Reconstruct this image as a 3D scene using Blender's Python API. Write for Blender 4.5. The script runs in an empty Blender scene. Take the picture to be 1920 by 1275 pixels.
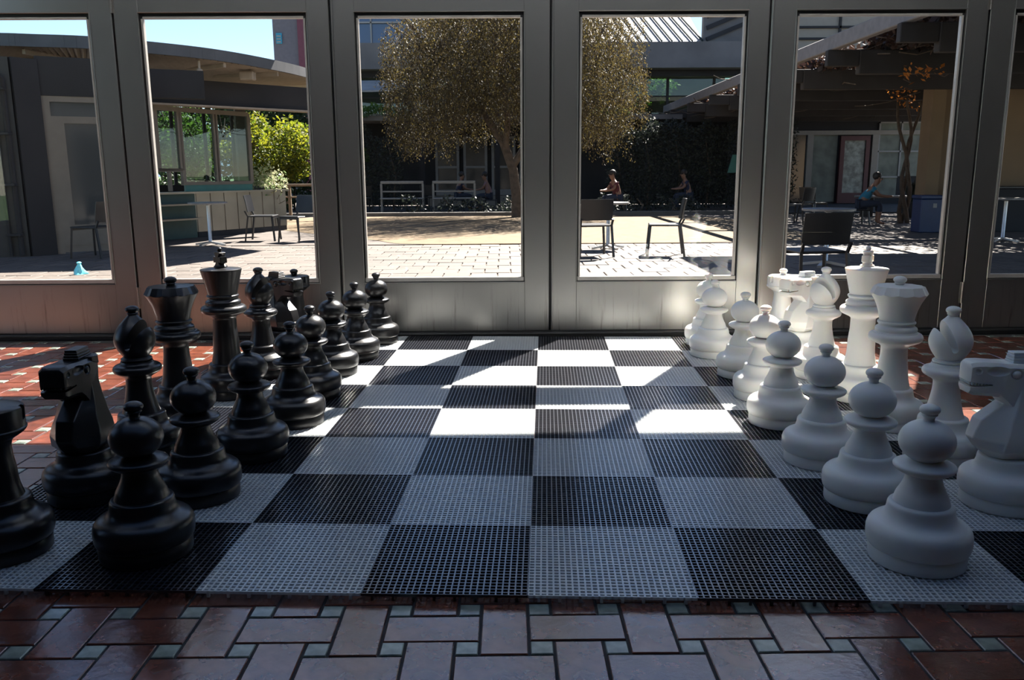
import bpy, bmesh, math, random
import numpy as np
from mathutils import Vector, Matrix

# ------------------------------------------------------------------ camera, sky, sun, exposure
SC = bpy.context.scene
COL = SC.collection
random.seed(7)
RNG = np.random.RandomState(7)

cam_d = bpy.data.cameras.new('camera')
cam_d.sensor_fit = 'HORIZONTAL'
cam_d.sensor_width = 36.0
cam_d.lens = 36.0 * 1571.87 / 1920
cam_d.clip_start = 0.05
cam_d.clip_end = 2000
cam = bpy.data.objects.new('camera', cam_d)
COL.objects.link(cam)
_R = Matrix(((0.999956, 0.006863, -0.006318), (-0.007541, 0.196077, -0.980559), (-0.005491, 0.980564, 0.19612)))
cam.matrix_world = Matrix.Translation((-0.0524, -2.0899, 1.1488)) @ _R.to_4x4()
SC.camera = cam

SUN_DIR = Vector((0.415, 0.754, 1.0)).normalized()      # towards the sun
world = bpy.data.worlds.new('sky')
SC.world = world
world.use_nodes = True
wn = world.node_tree.nodes
wl = world.node_tree.links
bg = wn['Background']
sky = wn.new('ShaderNodeTexSky')
sky.sky_type = 'NISHITA'
sky.sun_disc = False
sky.sun_elevation = math.asin(SUN_DIR.z)
sky.sun_rotation = math.atan2(SUN_DIR.x, SUN_DIR.y)
sky.altitude = 1500
sky.air_density = 1.0
sky.dust_density = 0.1
sky.ozone_density = 2.0
wl.new(sky.outputs[0], bg.inputs[0])
bg.inputs[1].default_value = 0.06

sun_d = bpy.data.lights.new('sun', 'SUN')
sun_d.energy = 7.8
sun_d.color = (1.0, 0.93, 0.84)
sun_d.angle = math.radians(0.53)
sun = bpy.data.objects.new('sun', sun_d)
COL.objects.link(sun)
sun.rotation_euler = SUN_DIR.to_track_quat('Z', 'Y').to_euler()

SC.view_settings.view_transform = 'Standard'
SC.view_settings.look = 'None'
SC.view_settings.gamma = 1.0
SC.view_settings.use_curve_mapping = False
SC.view_settings.exposure = 2.1

# ------------------------------------------------------------------ materials
def new_mat(name):
    m = bpy.data.materials.new(name)
    m.use_nodes = True
    return m, m.node_tree.nodes, m.node_tree.links, m.node_tree.nodes['Principled BSDF']

def mat(name, col, rough=0.5, metal=0.0, spec=0.5, noise=0.0, nscale=8.0, bump=0.0, bscale=60.0, vary=0.0, coat=0.0, col2=None, stretch=None):
    """Principled surface with a little procedural variation."""
    m, N, L, P = new_mat(name)
    P.inputs['Base Color'].default_value = (*col, 1)
    P.inputs['Roughness'].default_value = rough
    P.inputs['Metallic'].default_value = metal
    P.inputs['Specular IOR Level'].default_value = spec
    P.inputs['Coat Weight'].default_value = coat
    P.inputs['Coat Roughness'].default_value = 0.16
    tc = N.new('ShaderNodeTexCoord')
    src = tc.outputs['Object']
    if stretch:
        mp = N.new('ShaderNodeMapping')
        mp.inputs['Scale'].default_value = stretch
        L.new(src, mp.inputs[0])
        src = mp.outputs[0]
    out = None
    if noise > 0 or col2:
        nz = N.new('ShaderNodeTexNoise')
        nz.inputs['Scale'].default_value = nscale
        nz.inputs['Detail'].default_value = 5
        L.new(src, nz.inputs[0])
        mx = N.new('ShaderNodeMix')
        mx.data_type = 'RGBA'
        c2 = col2 if col2 else tuple(max(0, c * (1 - noise)) for c in col)
        c1 = col if col2 else tuple(min(1, c * (1 + noise * 0.6)) for c in col)
        mx.inputs[6].default_value = (*c1, 1)
        mx.inputs[7].default_value = (*c2, 1)
        rp = N.new('ShaderNodeMapRange')
        rp.inputs[1].default_value = 0.35
        rp.inputs[2].default_value = 0.65
        L.new(nz.outputs[0], rp.inputs[0])
        L.new(rp.outputs[0], mx.inputs[0])
        out = mx.outputs[2]
    if vary > 0:
        oi = N.new('ShaderNodeObjectInfo')
        ge = N.new('ShaderNodeNewGeometry')
        ad = N.new('ShaderNodeMath'); ad.operation = 'ADD'
        L.new(oi.outputs['Random'], ad.inputs[0]); L.new(ge.outputs['Random Per Island'], ad.inputs[1])
        fr = N.new('ShaderNodeMath'); fr.operation = 'FRACT'
        L.new(ad.outputs[0], fr.inputs[0])
        mr = N.new('ShaderNodeMapRange')
        mr.inputs[3].default_value = 1 - vary
        mr.inputs[4].default_value = 1 + vary
        L.new(fr.outputs[0], mr.inputs[0])
        vm = N.new('ShaderNodeVectorMath'); vm.operation = 'SCALE'
        if out: L.new(out, vm.inputs[0])
        else: vm.inputs[0].default_value = col
        L.new(mr.outputs[0], vm.inputs['Scale'])
        out = vm.outputs[0]
    if out: L.new(out, P.inputs['Base Color'])
    if bump > 0:
        bz = N.new('ShaderNodeTexNoise')
        bz.inputs['Scale'].default_value = bscale
        bz.inputs['Detail'].default_value = 3
        L.new(tc.outputs['Object'], bz.inputs[0])
        bp = N.new('ShaderNodeBump')
        bp.inputs['Strength'].default_value = bump
        bp.inputs['Distance'].default_value = 0.01
        L.new(bz.outputs[0], bp.inputs['Height'])
        L.new(bp.outputs[0], P.inputs['Normal'])
    return m

def leaf_mat(name, c1, c2, trans=0.5):
    m, N, L, P = new_mat(name)
    ge = N.new('ShaderNodeNewGeometry')
    mx = N.new('ShaderNodeMix'); mx.data_type = 'RGBA'
    mx.inputs[6].default_value = (*c1, 1); mx.inputs[7].default_value = (*c2, 1)
    L.new(ge.outputs['Random Per Island'], mx.inputs[0])
    L.new(mx.outputs[2], P.inputs['Base Color'])
    P.inputs['Roughness'].default_value = 0.6
    tr = N.new('ShaderNodeBsdfTranslucent')
    L.new(mx.outputs[2], tr.inputs[0])
    ms = N.new('ShaderNodeMixShader'); ms.inputs[0].default_value = trans
    L.new(P.outputs[0], ms.inputs[1]); L.new(tr.outputs[0], ms.inputs[2])
    L.new(ms.outputs[0], N['Material Output'].inputs[0])
    return m

def glass_mat(name, tint=(0.9, 0.92, 0.92), dirt=0.02, rough=0.0, refl=1.0):
    """Thin window pane: clear transmission, Fresnel mirror, a trace of dust."""
    m, N, L, P = new_mat(name)
    N.remove(P)
    tr = N.new('ShaderNodeBsdfTransparent'); tr.inputs[0].default_value = (*tint, 1)
    gl = N.new('ShaderNodeBsdfGlossy'); gl.inputs['Roughness'].default_value = rough
    gl.inputs['Color'].default_value = (refl, refl, refl, 1)
    ge = N.new('ShaderNodeNewGeometry')
    dt = N.new('ShaderNodeVectorMath'); dt.operation = 'DOT_PRODUCT'
    L.new(ge.outputs['Incoming'], dt.inputs[0]); L.new(ge.outputs['Normal'], dt.inputs[1])
    ab = N.new('ShaderNodeMath'); ab.operation = 'ABSOLUTE'; L.new(dt.outputs['Value'], ab.inputs[0])
    om = N.new('ShaderNodeMath'); om.operation = 'SUBTRACT'; om.inputs[0].default_value = 1.0; L.new(ab.outputs[0], om.inputs[1])
    pw = N.new('ShaderNodeMath'); pw.operation = 'POWER'; pw.inputs[1].default_value = 5.0; L.new(om.outputs[0], pw.inputs[0])
    fr = N.new('ShaderNodeMath'); fr.operation = 'MULTIPLY_ADD'; fr.inputs[1].default_value = 0.96; fr.inputs[2].default_value = 0.04
    L.new(pw.outputs[0], fr.inputs[0])
    m1 = N.new('ShaderNodeMixShader')
    L.new(fr.outputs[0], m1.inputs[0]); L.new(tr.outputs[0], m1.inputs[1]); L.new(gl.outputs[0], m1.inputs[2])
    df = N.new('ShaderNodeBsdfDiffuse'); df.inputs[0].default_value = (0.5, 0.48, 0.45, 1)
    tc = N.new('ShaderNodeTexCoord')
    nz = N.new('ShaderNodeTexNoise'); nz.inputs['Scale'].default_value = 3.0; nz.inputs['Detail'].default_value = 6
    L.new(tc.outputs['Object'], nz.inputs[0])
    mu = N.new('ShaderNodeMath'); mu.operation = 'MULTIPLY'; mu.inputs[1].default_value = dirt * 2
    L.new(nz.outputs[0], mu.inputs[0])
    m2 = N.new('ShaderNodeMixShader')
    L.new(mu.outputs[0], m2.inputs[0]); L.new(m1.outputs[0], m2.inputs[1]); L.new(df.outputs[0], m2.inputs[2])
    L.new(m2.outputs[0], N['Material Output'].inputs[0])
    return m

def door_paint():
    """Grey painted steel with drip streaks near the foot of the door."""
    m, N, L, P = new_mat('door_paint')
    P.inputs['Roughness'].default_value = 0.34
    P.inputs['Metallic'].default_value = 0.92
    tc = N.new('ShaderNodeTexCoord')
    mp = N.new('ShaderNodeMapping'); mp.inputs['Scale'].default_value = (26, 26, 1.4)
    L.new(tc.outputs['Object'], mp.inputs[0])
    nz = N.new('ShaderNodeTexNoise'); nz.inputs['Scale'].default_value = 1.0; nz.inputs['Detail'].default_value = 6; nz.inputs['Roughness'].default_value = 0.7
    L.new(mp.outputs[0], nz.inputs[0])
    cr = N.new('ShaderNodeMapRange'); cr.inputs[1].default_value = 0.55; cr.inputs[2].default_value = 0.72
    L.new(nz.outputs[0], cr.inputs[0])
    sx = N.new('ShaderNodeSeparateXYZ'); L.new(tc.outputs['Object'], sx.inputs[0])
    zr = N.new('ShaderNodeMapRange'); zr.inputs[1].default_value = 0.40; zr.inputs[2].default_value = 0.05
    L.new(sx.outputs[2], zr.inputs[0])
    mu = N.new('ShaderNodeMath'); mu.operation = 'MULTIPLY'
    L.new(cr.outputs[0], mu.inputs[0]); L.new(zr.outputs[0], mu.inputs[1])
    m3 = N.new('ShaderNodeMath'); m3.operation = 'MULTIPLY'; m3.inputs[1].default_value = 0.75
    L.new(mu.outputs[0], m3.inputs[0])
    n2 = N.new('ShaderNodeTexNoise'); n2.inputs['Scale'].default_value = 2.2; n2.inputs['Detail'].default_value = 4
    L.new(tc.outputs['Object'], n2.inputs[0])
    mx0 = N.new('ShaderNodeMix'); mx0.data_type = 'RGBA'
    mx0.inputs[6].default_value = (0.40, 0.395, 0.375, 1); mx0.inputs[7].default_value = (0.33, 0.325, 0.31, 1)
    L.new(n2.outputs[0], mx0.inputs[0])
    mx = N.new('ShaderNodeMix'); mx.data_type = 'RGBA'
    mx.inputs[7].default_value = (0.06, 0.055, 0.04, 1)
    L.new(m3.outputs[0], mx.inputs[0]); L.new(mx0.outputs[2], mx.inputs[6])
    L.new(mx.outputs[2], P.inputs['Base Color'])
    return m

M = {
 'brick': mat('floor_brick', (0.155, 0.045, 0.024), 0.20, noise=0.35, nscale=14, bump=0.18, bscale=30, vary=0.22, spec=0.8, coat=0.8),
 'square': mat('floor_square', (0.26, 0.30, 0.25), 0.24, noise=0.3, nscale=20, bump=0.15, bscale=30, vary=0.18, coat=0.6),
 'grout': mat('grout', (0.035, 0.035, 0.035), 0.9, noise=0.3),
 'mat_light': mat('mat_light', (0.84, 0.86, 0.86), 0.32, spec=1.0, coat=0.6),
 'mat_dark': mat('mat_dark', (0.010, 0.013, 0.022), 0.30, spec=1.0, coat=0.6),
 '_': None, 'black': mat('black_plastic', (0.008, 0.008, 0.009), 0.30, spec=0.55, bump=0.03, bscale=25),
 'white': mat('white_plastic', (0.74, 0.74, 0.71), 0.38, spec=0.45, noise=0.04, nscale=5),
 'door': door_paint(),
 'gasket': mat('black_rubber', (0.01, 0.01, 0.01), 0.5),
 'bead': mat('bead_metal', (0.40, 0.38, 0.35), 0.35, metal=0.3, noise=0.1),
 'hinge': mat('hinge_metal', (0.35, 0.33, 0.30), 0.35, metal=0.8, noise=0.1),
 'glass': glass_mat('door_glass', (0.95, 0.955, 0.96), dirt=0.0015),
 'plaster': mat('plaster', (0.08, 0.075, 0.07), 0.8, noise=0.08),
 'bounce_white': mat('bounce_white', (0.62, 0.66, 0.70), 0.8, noise=0.05),  # pale so the added roof upstands bounce light into the room
 'ceiling': mat('ceiling_paint', (0.14, 0.14, 0.14), 0.9, noise=0.05),
 'paver': mat('paver', (0.09207, 0.07452, 0.06138), 0.75, noise=0.22, nscale=9, vary=0.16),
 'pave': mat('pavement', (0.08773, 0.07229, 0.06138), 0.85, noise=0.2, nscale=3),
 'pave_joint': mat('pavement_joint', (0.186, 0.150, 0.125), 0.9, noise=0.2, nscale=12),
 'sand': mat('sand', (0.1326, 0.09015, 0.04508), 0.9, noise=0.25, nscale=4, bump=0.3, bscale=30),
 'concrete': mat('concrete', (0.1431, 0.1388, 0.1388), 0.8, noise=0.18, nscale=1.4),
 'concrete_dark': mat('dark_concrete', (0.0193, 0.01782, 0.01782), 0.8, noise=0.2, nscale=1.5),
 'curb': mat('curb', (0.1114, 0.1039, 0.09401), 0.8, noise=0.15),
 'fascia': mat('fascia', (0.08415, 0.08696, 0.09256), 0.6, noise=0.15, nscale=3),
 'soffit': mat('soffit', (0.341, 0.286, 0.22), 0.7, noise=0.1),
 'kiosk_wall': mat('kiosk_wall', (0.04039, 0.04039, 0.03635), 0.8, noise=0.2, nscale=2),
 'beige_frame': mat('beige_frame', (0.1653, 0.1399, 0.1081), 0.6, noise=0.08),
 'dark_glass': glass_mat('kiosk_glass', (0.62, 0.70, 0.68), dirt=0.01),
 'door_dark': mat('door_dark_glass', (0.05, 0.055, 0.055), 0.12, spec=0.8),
 'teal': mat('teal_panel', (0.033, 0.165, 0.143), 0.5, noise=0.1),
 'teal_dark': mat('teal_dark', (0.011, 0.0495, 0.044), 0.5, noise=0.15),
 'counter': mat('counter_metal', (0.2338, 0.2057, 0.1683), 0.30, metal=0.55, noise=0.15, nscale=2),
 'chair_black': mat('chair_black', (0.0102, 0.01105, 0.0136), 0.4, noise=0.1),
 'steel': mat('steel', (0.5, 0.5, 0.5), 0.35, metal=0.9, noise=0.05),
 'table_top': mat('table_top', (0.1963, 0.187, 0.1776), 0.35, noise=0.1),
 'bark': mat('bark', (0.10, 0.075, 0.055), 0.9, noise=0.3, nscale=9, bump=0.5, bscale=20),
 'leaf_olive': leaf_mat('leaf_olive', (0.105, 0.082, 0.022), (0.030, 0.021, 0.017), 0.45),
 'leaf_yellow': leaf_mat('leaf_yellow', (0.25, 0.25, 0.015), (0.05, 0.09, 0.01), 0.6),
 'leaf_dark': leaf_mat('leaf_dark', (0.03, 0.06, 0.015), (0.012, 0.03, 0.012), 0.3),
 'leaf_green': leaf_mat('leaf_green', (0.10, 0.19, 0.025), (0.03, 0.07, 0.012), 0.5),
 'leaf_hedge': leaf_mat('leaf_hedge', (0.03, 0.04, 0.025), (0.012, 0.016, 0.014), 0.2),
 'leaf_brown': leaf_mat('leaf_brown', (0.06, 0.028, 0.018), (0.025, 0.017, 0.013), 0.3),
 'leaf_orange': leaf_mat('leaf_orange', (0.60, 0.22, 0.03), (0.35, 0.12, 0.02), 0.5),
 'leaf_pale': leaf_mat('leaf_pale', (0.55, 0.52, 0.34), (0.12, 0.22, 0.06), 0.3),
 'metal_roof': mat('metal_roof', (0.3696, 0.3256, 0.2904), 0.5, noise=0.12, nscale=1),
 'roof_rib': mat('roof_rib', (0.03, 0.04, 0.04), 0.9, spec=0.1),
 'blue_glass': mat('blue_glass', (0.02, 0.05, 0.12), 0.12, spec=0.8),
 'green_glass': glass_mat('arcade_glass', (0.5, 0.6, 0.5), dirt=0.005),
 'awning': mat('awning', (0.3025, 0.297, 0.286), 0.6, noise=0.2, nscale=2),
 'white_paint': mat('white_paint', (0.275, 0.275, 0.264), 0.6, noise=0.05),
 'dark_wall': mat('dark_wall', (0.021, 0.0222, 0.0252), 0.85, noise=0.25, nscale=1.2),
 'perg_light': mat('pergola_light', (0.1963, 0.187, 0.187), 0.7, noise=0.15),
 'perg_dark': mat('pergola_dark', (0.0297, 0.0264, 0.02475), 0.8, noise=0.2, nscale=3),
 'cream': mat('cream_frame', (0.2475, 0.2255, 0.187), 0.6, noise=0.06),
 'red': mat('dark_red', (0.07, 0.010, 0.014), 0.5, noise=0.1),
 'frosted': mat('frosted_pane', (0.187, 0.209, 0.187), 0.35, noise=0.6, nscale=7),
 'curtain': mat('pale_curtain', (0.165, 0.1815, 0.1485), 0.8, noise=0.3, nscale=2.5),
 'tan': mat('tan_wall', (0.187, 0.1262, 0.07013), 0.8, noise=0.12, nscale=1.5),
 'blue_bin': mat('blue_bin', (0.00935, 0.02805, 0.0935), 0.45, noise=0.1),
 'tower': mat('tower_wall', (0.121, 0.121, 0.143), 0.8, noise=0.08),
 'pink': mat('pink_stripe', (0.121, 0.033, 0.055), 0.7, noise=0.1),
 'sign_teal': mat('sign_teal', (0.03, 0.25, 0.38), 0.6),
 'lawn': mat('lawn', (0.05, 0.10, 0.025), 0.9, noise=0.4, nscale=6),
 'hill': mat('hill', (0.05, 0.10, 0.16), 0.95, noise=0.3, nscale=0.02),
 'cone_blue': mat('cone_blue', (0.15, 0.60, 0.72), 0.35, noise=0.2, nscale=40),
 'skin': mat('skin', (0.22, 0.115, 0.075), 0.55, noise=0.05),
 'hair': mat('hair', (0.012, 0.010, 0.009), 0.6, noise=0.2),
 'shirt_teal': mat('shirt_teal', (0.01, 0.16, 0.26), 0.8, noise=0.1),
 'shirt_red': mat('shirt_red', (0.09, 0.015, 0.022), 0.8, noise=0.1),
 'shirt_navy': mat('shirt_navy', (0.012, 0.018, 0.055), 0.8, noise=0.1),
 'shirt_pink': mat('shirt_pink', (0.25, 0.15, 0.16), 0.8, noise=0.1),
 'jeans': mat('jeans', (0.015, 0.025, 0.05), 0.85, noise=0.15),
 'wood': mat('rail_wood', (0.187, 0.1375, 0.0935), 0.7, noise=0.2, nscale=5),
}

M.pop('_')
def through_light(m, amount, tint):
    """thin plastic lets some light through"""
    N, L = m.node_tree.nodes, m.node_tree.links
    P = N['Principled BSDF']; out = N['Material Output']
    tr = N.new('ShaderNodeBsdfTranslucent'); tr.inputs[0].default_value = (*tint, 1)
    mx = N.new('ShaderNodeMixShader'); mx.inputs[0].default_value = amount
    L.new(P.outputs[0], mx.inputs[1]); L.new(tr.outputs[0], mx.inputs[2]); L.new(mx.outputs[0], out.inputs[0])
through_light(M['mat_light'], 0.4, (0.86, 0.88, 0.88))
_p = M['white'].node_tree.nodes['Principled BSDF']
_p.inputs['Subsurface Weight'].default_value = 0.35
_p.inputs['Subsurface Radius'].default_value = (0.06, 0.035, 0.015)
_p.inputs['Subsurface Scale'].default_value = 0.6

# ------------------------------------------------------------------ mesh helpers
class MB:
    """Collects geometry, then links it as one object."""
    def __init__(s): s.v = []; s.f = []
    def add(s, v, f):
        n = len(s.v); s.v += [tuple(p) for p in v]; s.f += [tuple(i + n for i in q) for q in f]
        return s
    def box(s, x0, x1, y0, y1, z0, z1):
        return s.add([(x0,y0,z0),(x1,y0,z0),(x1,y1,z0),(x0,y1,z0),(x0,y0,z1),(x1,y0,z1),(x1,y1,z1),(x0,y1,z1)],
                     [(0,3,2,1),(4,5,6,7),(0,1,5,4),(1,2,6,5),(2,3,7,6),(3,0,4,7)])
    def rbox(s, x0, x1, y0, y1, z0, z1, c=0.01):
        """box with chamfered edges"""
        def ring(z, i): return [(x0+i,y0,z),(x1-i,y0,z),(x1,y0+i,z),(x1,y1-i,z),(x1-i,y1,z),(x0+i,y1,z),(x0,y1-i,z),(x0,y0+i,z)]
        def ins(z): return [(x0+c,y0+c,z),(x1-c,y0+c,z),(x1-c,y0+c,z),(x1-c,y1-c,z),(x1-c,y1-c,z),(x0+c,y1-c,z),(x0+c,y1-c,z),(x0+c,y0+c,z)]
        v = [(x0+c,y0+c,z0),(x1-c,y0+c,z0),(x1-c,y1-c,z0),(x0+c,y1-c,z0)] + ring(z0+c, c) + ring(z1-c, c) + [(x0+c,y0+c,z1),(x1-c,y0+c,z1),(x1-c,y1-c,z1),(x0+c,y1-c,z1)]
        f = [(3,2,1,0),(20,21,22,23)]
        for k in range(8): f.append((4+k, 4+(k+1)%8, 12+(k+1)%8, 12+k))
        f += [(0,1,5,4),(1,6,5),(1,2,7,6),(2,8,7),(2,3,9,8),(3,10,9),(3,0,11,10),(0,4,11)]
        f += [(12,13,21,20),(13,14,21),(14,15,22,21),(15,16,22),(16,17,23,22),(17,18,23),(18,19,20,23),(19,12,20)]
        return s.add(v, f)
    def obox(s, p0, p1, w, z0, z1):
        """vertical slab along the line p0-p1"""
        a = Vector((p0[0], p0[1], 0)); b = Vector((p1[0], p1[1], 0)); d = (b - a).normalized(); n = Vector((-d.y, d.x, 0)) * (w / 2)
        q = [a - n, b - n, b + n, a + n]
        return s.add([(p.x, p.y, z0) for p in q] + [(p.x, p.y, z1) for p in q],
                     [(0,3,2,1),(4,5,6,7),(0,1,5,4),(1,2,6,5),(2,3,7,6),(3,0,4,7)])
    def bar(s, a, b, w, h=None):
        """rectangular bar between two 3-D points"""
        h = h or w
        a = Vector(a); b = Vector(b); d = (b - a).normalized()
        u = d.cross(Vector((0, 0, 1)))
        if u.length < 1e-4: u = Vector((1, 0, 0))
        u.normalize(); t = u.cross(d).normalized()
        q = [u*(-w/2) + t*(-h/2), u*(w/2) + t*(-h/2), u*(w/2) + t*(h/2), u*(-w/2) + t*(h/2)]
        return s.add([a + k for k in q] + [b + k for k in q], [(0,3,2,1),(4,5,6,7),(0,1,5,4),(1,2,6,5),(2,3,7,6),(3,0,4,7)])
    def tube(s, pts, r, n=8, close=True):
        pts = [Vector(p) for p in pts]
        rs = r if isinstance(r, (list, tuple)) else [r] * len(pts)
        base = len(s.v); u = None
        for i, p in enumerate(pts):
            d = (pts[min(i+1, len(pts)-1)] - pts[max(i-1, 0)]).normalized()
            if u is None:
                u = d.cross(Vector((0, 0, 1)))
                if u.length < 0.05: u = Vector((1, 0, 0))
            u = (u - d * u.dot(d)).normalized(); t = d.cross(u)
            s.v += [tuple(p + (u * math.cos(2*math.pi*k/n) + t * math.sin(2*math.pi*k/n)) * rs[i]) for k in range(n)]
        for i in range(len(pts) - 1):
            for k in range(n):
                a = base + i*n + k; b = base + i*n + (k+1) % n
                s.f.append((a, b, b + n, a + n))
        if close:
            s.f.append(tuple(base + k for k in range(n))[::-1]); s.f.append(tuple(base + (len(pts)-1)*n + k for k in range(n)))
        return s
    def lathe(s, prof, n=64, cx=0, cy=0, rad=None):
        """surface of revolution; prof = [(z, r)] from the bottom up"""
        base = len(s.v)
        for z, r in prof:
            for k in range(n):
                a = 2*math.pi*k/n
                rr = rad(z, r, a) if rad else r
                s.v.append((cx + rr*math.cos(a), cy + rr*math.sin(a), z))
        for i in range(len(prof) - 1):
            for k in range(n):
                a = base + i*n + k; b = base + i*n + (k+1) % n
                s.f.append((a, b, b + n, a + n))
        s.f.append(tuple(base + k for k in range(n))[::-1]); s.f.append(tuple(base + (len(prof)-1)*n + k for k in range(n)))
        return s
    def prism(s, poly, z0, z1):
        n = len(poly)
        return s.add([(x, y, z0) for x, y in poly] + [(x, y, z1) for x, y in poly],
                     [tuple(range(n))[::-1], tuple(range(n, 2*n))] + [(k, (k+1) % n, n + (k+1) % n, n + k) for k in range(n)])
    def loft(s, secs):
        """join equal-length closed loops and cap both ends"""
        base = len(s.v); n = len(secs[0])
        for q in secs: s.v += [tuple(p) for p in q]
        for i in range(len(secs) - 1):
            for k in range(n):
                a = base + i*n + k; b = base + i*n + (k+1) % n
                s.f.append((a, b, b + n, a + n))
        s.f.append(tuple(base + k for k in range(n))[::-1]); s.f.append(tuple(base + (len(secs)-1)*n + k for k in range(n)))
        return s
    def ball(s, c, r, n=16, m=10):
        rx, ry, rz = r if isinstance(r, (tuple, list)) else (r, r, r)
        base = len(s.v)
        s.v.append((c[0], c[1], c[2] - rz))
        for i in range(1, m):
            t = -math.pi/2 + math.pi*i/m
            for k in range(n):
                a = 2*math.pi*k/n
                s.v.append((c[0] + rx*math.cos(t)*math.cos(a), c[1] + ry*math.cos(t)*math.sin(a), c[2] + rz*math.sin(t)))
        s.v.append((c[0], c[1], c[2] + rz)); top = len(s.v) - 1
        for k in range(n):
            s.f.append((base, base + 1 + (k+1) % n, base + 1 + k))
            s.f.append((top, base + 1 + (m-2)*n + k, base + 1 + (m-2)*n + (k+1) % n))
        for i in range(m - 2):
            for k in range(n):
                a = base + 1 + i*n + k; b = base + 1 + i*n + (k+1) % n
                s.f.append((a, b, b + n, a + n))
        return s
    def mesh(s, name, m, smooth=None):
        me = bpy.data.meshes.new(name)
        me.from_pydata(s.v, [], s.f)
        bm = bmesh.new(); bm.from_mesh(me)
        bmesh.ops.recalc_face_normals(bm, faces=bm.faces)
        if smooth is not None:
            th = math.radians(smooth)
            for f in bm.faces: f.smooth = True
            for e in bm.edges:
                e.smooth = not (len(e.link_faces) == 2 and e.calc_face_angle(0) > th)
        bm.to_mesh(me); bm.free()
        me.materials.append(m)
        return me
    def build(s, name, m, parent=None, smooth=None, kind=None, label=None):
        return put(name, s.mesh(name, m, smooth), parent, kind, label)

def put(name, me, parent=None, kind=None, label=None):
    o = bpy.data.objects.new(name, me)
    COL.objects.link(o)
    if parent: o.parent = parent
    if kind: o['kind'] = kind
    if label: o['label'] = label
    return o

def tag(o, label=None, cat=None, group=None, kind=None):
    if label: o['label'] = label
    if cat: o['category'] = cat
    if group: o['group'] = group
    if kind: o['kind'] = kind
    return o

def empty(name, loc=(0, 0, 0), rz=0.0, **k):
    o = bpy.data.objects.new(name, None)
    o.empty_display_size = 0.1
    COL.objects.link(o)
    o.location = loc; o.rotation_euler = (0, 0, rz)
    return tag(o, **k)

KIDS = {}
def kids(o): return [c for c in bpy.data.objects if c.parent == o]

def copy_tree(o, loc, rz, label=None, group=None, parent=None):
    c = o.copy(); COL.objects.link(c)
    c.location = loc; c.rotation_euler = (0, 0, rz)
    if parent: c.parent = parent
    if label: c['label'] = label
    if group: c['group'] = group
    for ch in kids(o):
        d = ch.copy(); COL.objects.link(d); d.parent = c
        for g in kids(ch):
            e = g.copy(); COL.objects.link(e); e.parent = d
    return c

def carve(o, cutters, op='DIFFERENCE'):
    """boolean the cutter meshes out of o, then throw the cutters away"""
    for cb in cutters:
        c = cb.build('cutter', M['gasket'])
        md = o.modifiers.new('b', 'BOOLEAN'); md.operation = op; md.object = c; md.solver = 'EXACT'
        dg = bpy.context.evaluated_depsgraph_get()
        me = bpy.data.meshes.new_from_object(o.evaluated_get(dg))
        o.modifiers.clear()
        old = o.data; o.data = me
        bpy.data.meshes.remove(old)
        cd = c.data
        bpy.data.objects.remove(c); bpy.data.meshes.remove(cd)
    resmooth(o.data, 35)

def resmooth(me, ang):
    bm = bmesh.new(); bm.from_mesh(me)
    for f in bm.faces: f.smooth = True
    for e in bm.edges: e.smooth = not (len(e.link_faces) == 2 and e.calc_face_angle(0) > math.radians(ang))
    bm.to_mesh(me); bm.free()

def arc(p, q, bulge, n=6):
    """points of a profile from p to q bulging outward by `bulge` (in r)"""
    out = []
    for i in range(n + 1):
        t = i / n
        out.append((p[0] + (q[0]-p[0])*t, p[1] + (q[1]-p[1])*t + bulge*math.sin(math.pi*t)))
    return out

# ------------------------------------------------------------------ floor
YW = 3.822            # inner face of the door wall
U = 0.0616            # side of one small square tile
X0F, YTOP = -0.371, -0.0587 + U
floor = MB().box(-5.72, 6.26, -6.2, 3.95, -0.12, -0.004).build('floor', M['grout'], kind='structure')
J = 0.0035
def tile_mesh(name, w, h, m):
    x0, x1, y0, y1 = J - w/2, w/2 - J, J - h/2, h/2 - J
    c = 0.0022
    b = MB()
    b.add([(x0,y0,-0.012),(x1,y0,-0.012),(x1,y1,-0.012),(x0,y1,-0.012),(x0,y0,-c),(x1,y0,-c),(x1,y1,-c),(x0,y1,-c),
           (x0+c,y0+c,0),(x1-c,y0+c,0),(x1-c,y1-c,0),(x0+c,y1-c,0)],
          [(0,1,5,4),(1,2,6,5),(2,3,7,6),(3,0,4,7),(4,5,9,8),(5,6,10,9),(6,7,11,10),(7,4,8,11),(8,9,10,11)])
    return b, b.mesh(name, m)
TB = {'H': tile_mesh('brick', 4*U, 2*U, M['brick']), 'V': tile_mesh('brick', 2*U, 4*U, M['brick']), 'S': tile_mesh('floor_tile', U, U, M['square'])}
cell = [('H', 2, 2), ('V', 5, 2), ('H', 5, 5), ('V', 2, 5), ('S', .5, .5), ('S', 3.5, .5), ('S', .5, 3.5), ('S', 3.5, 3.5)]
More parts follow.
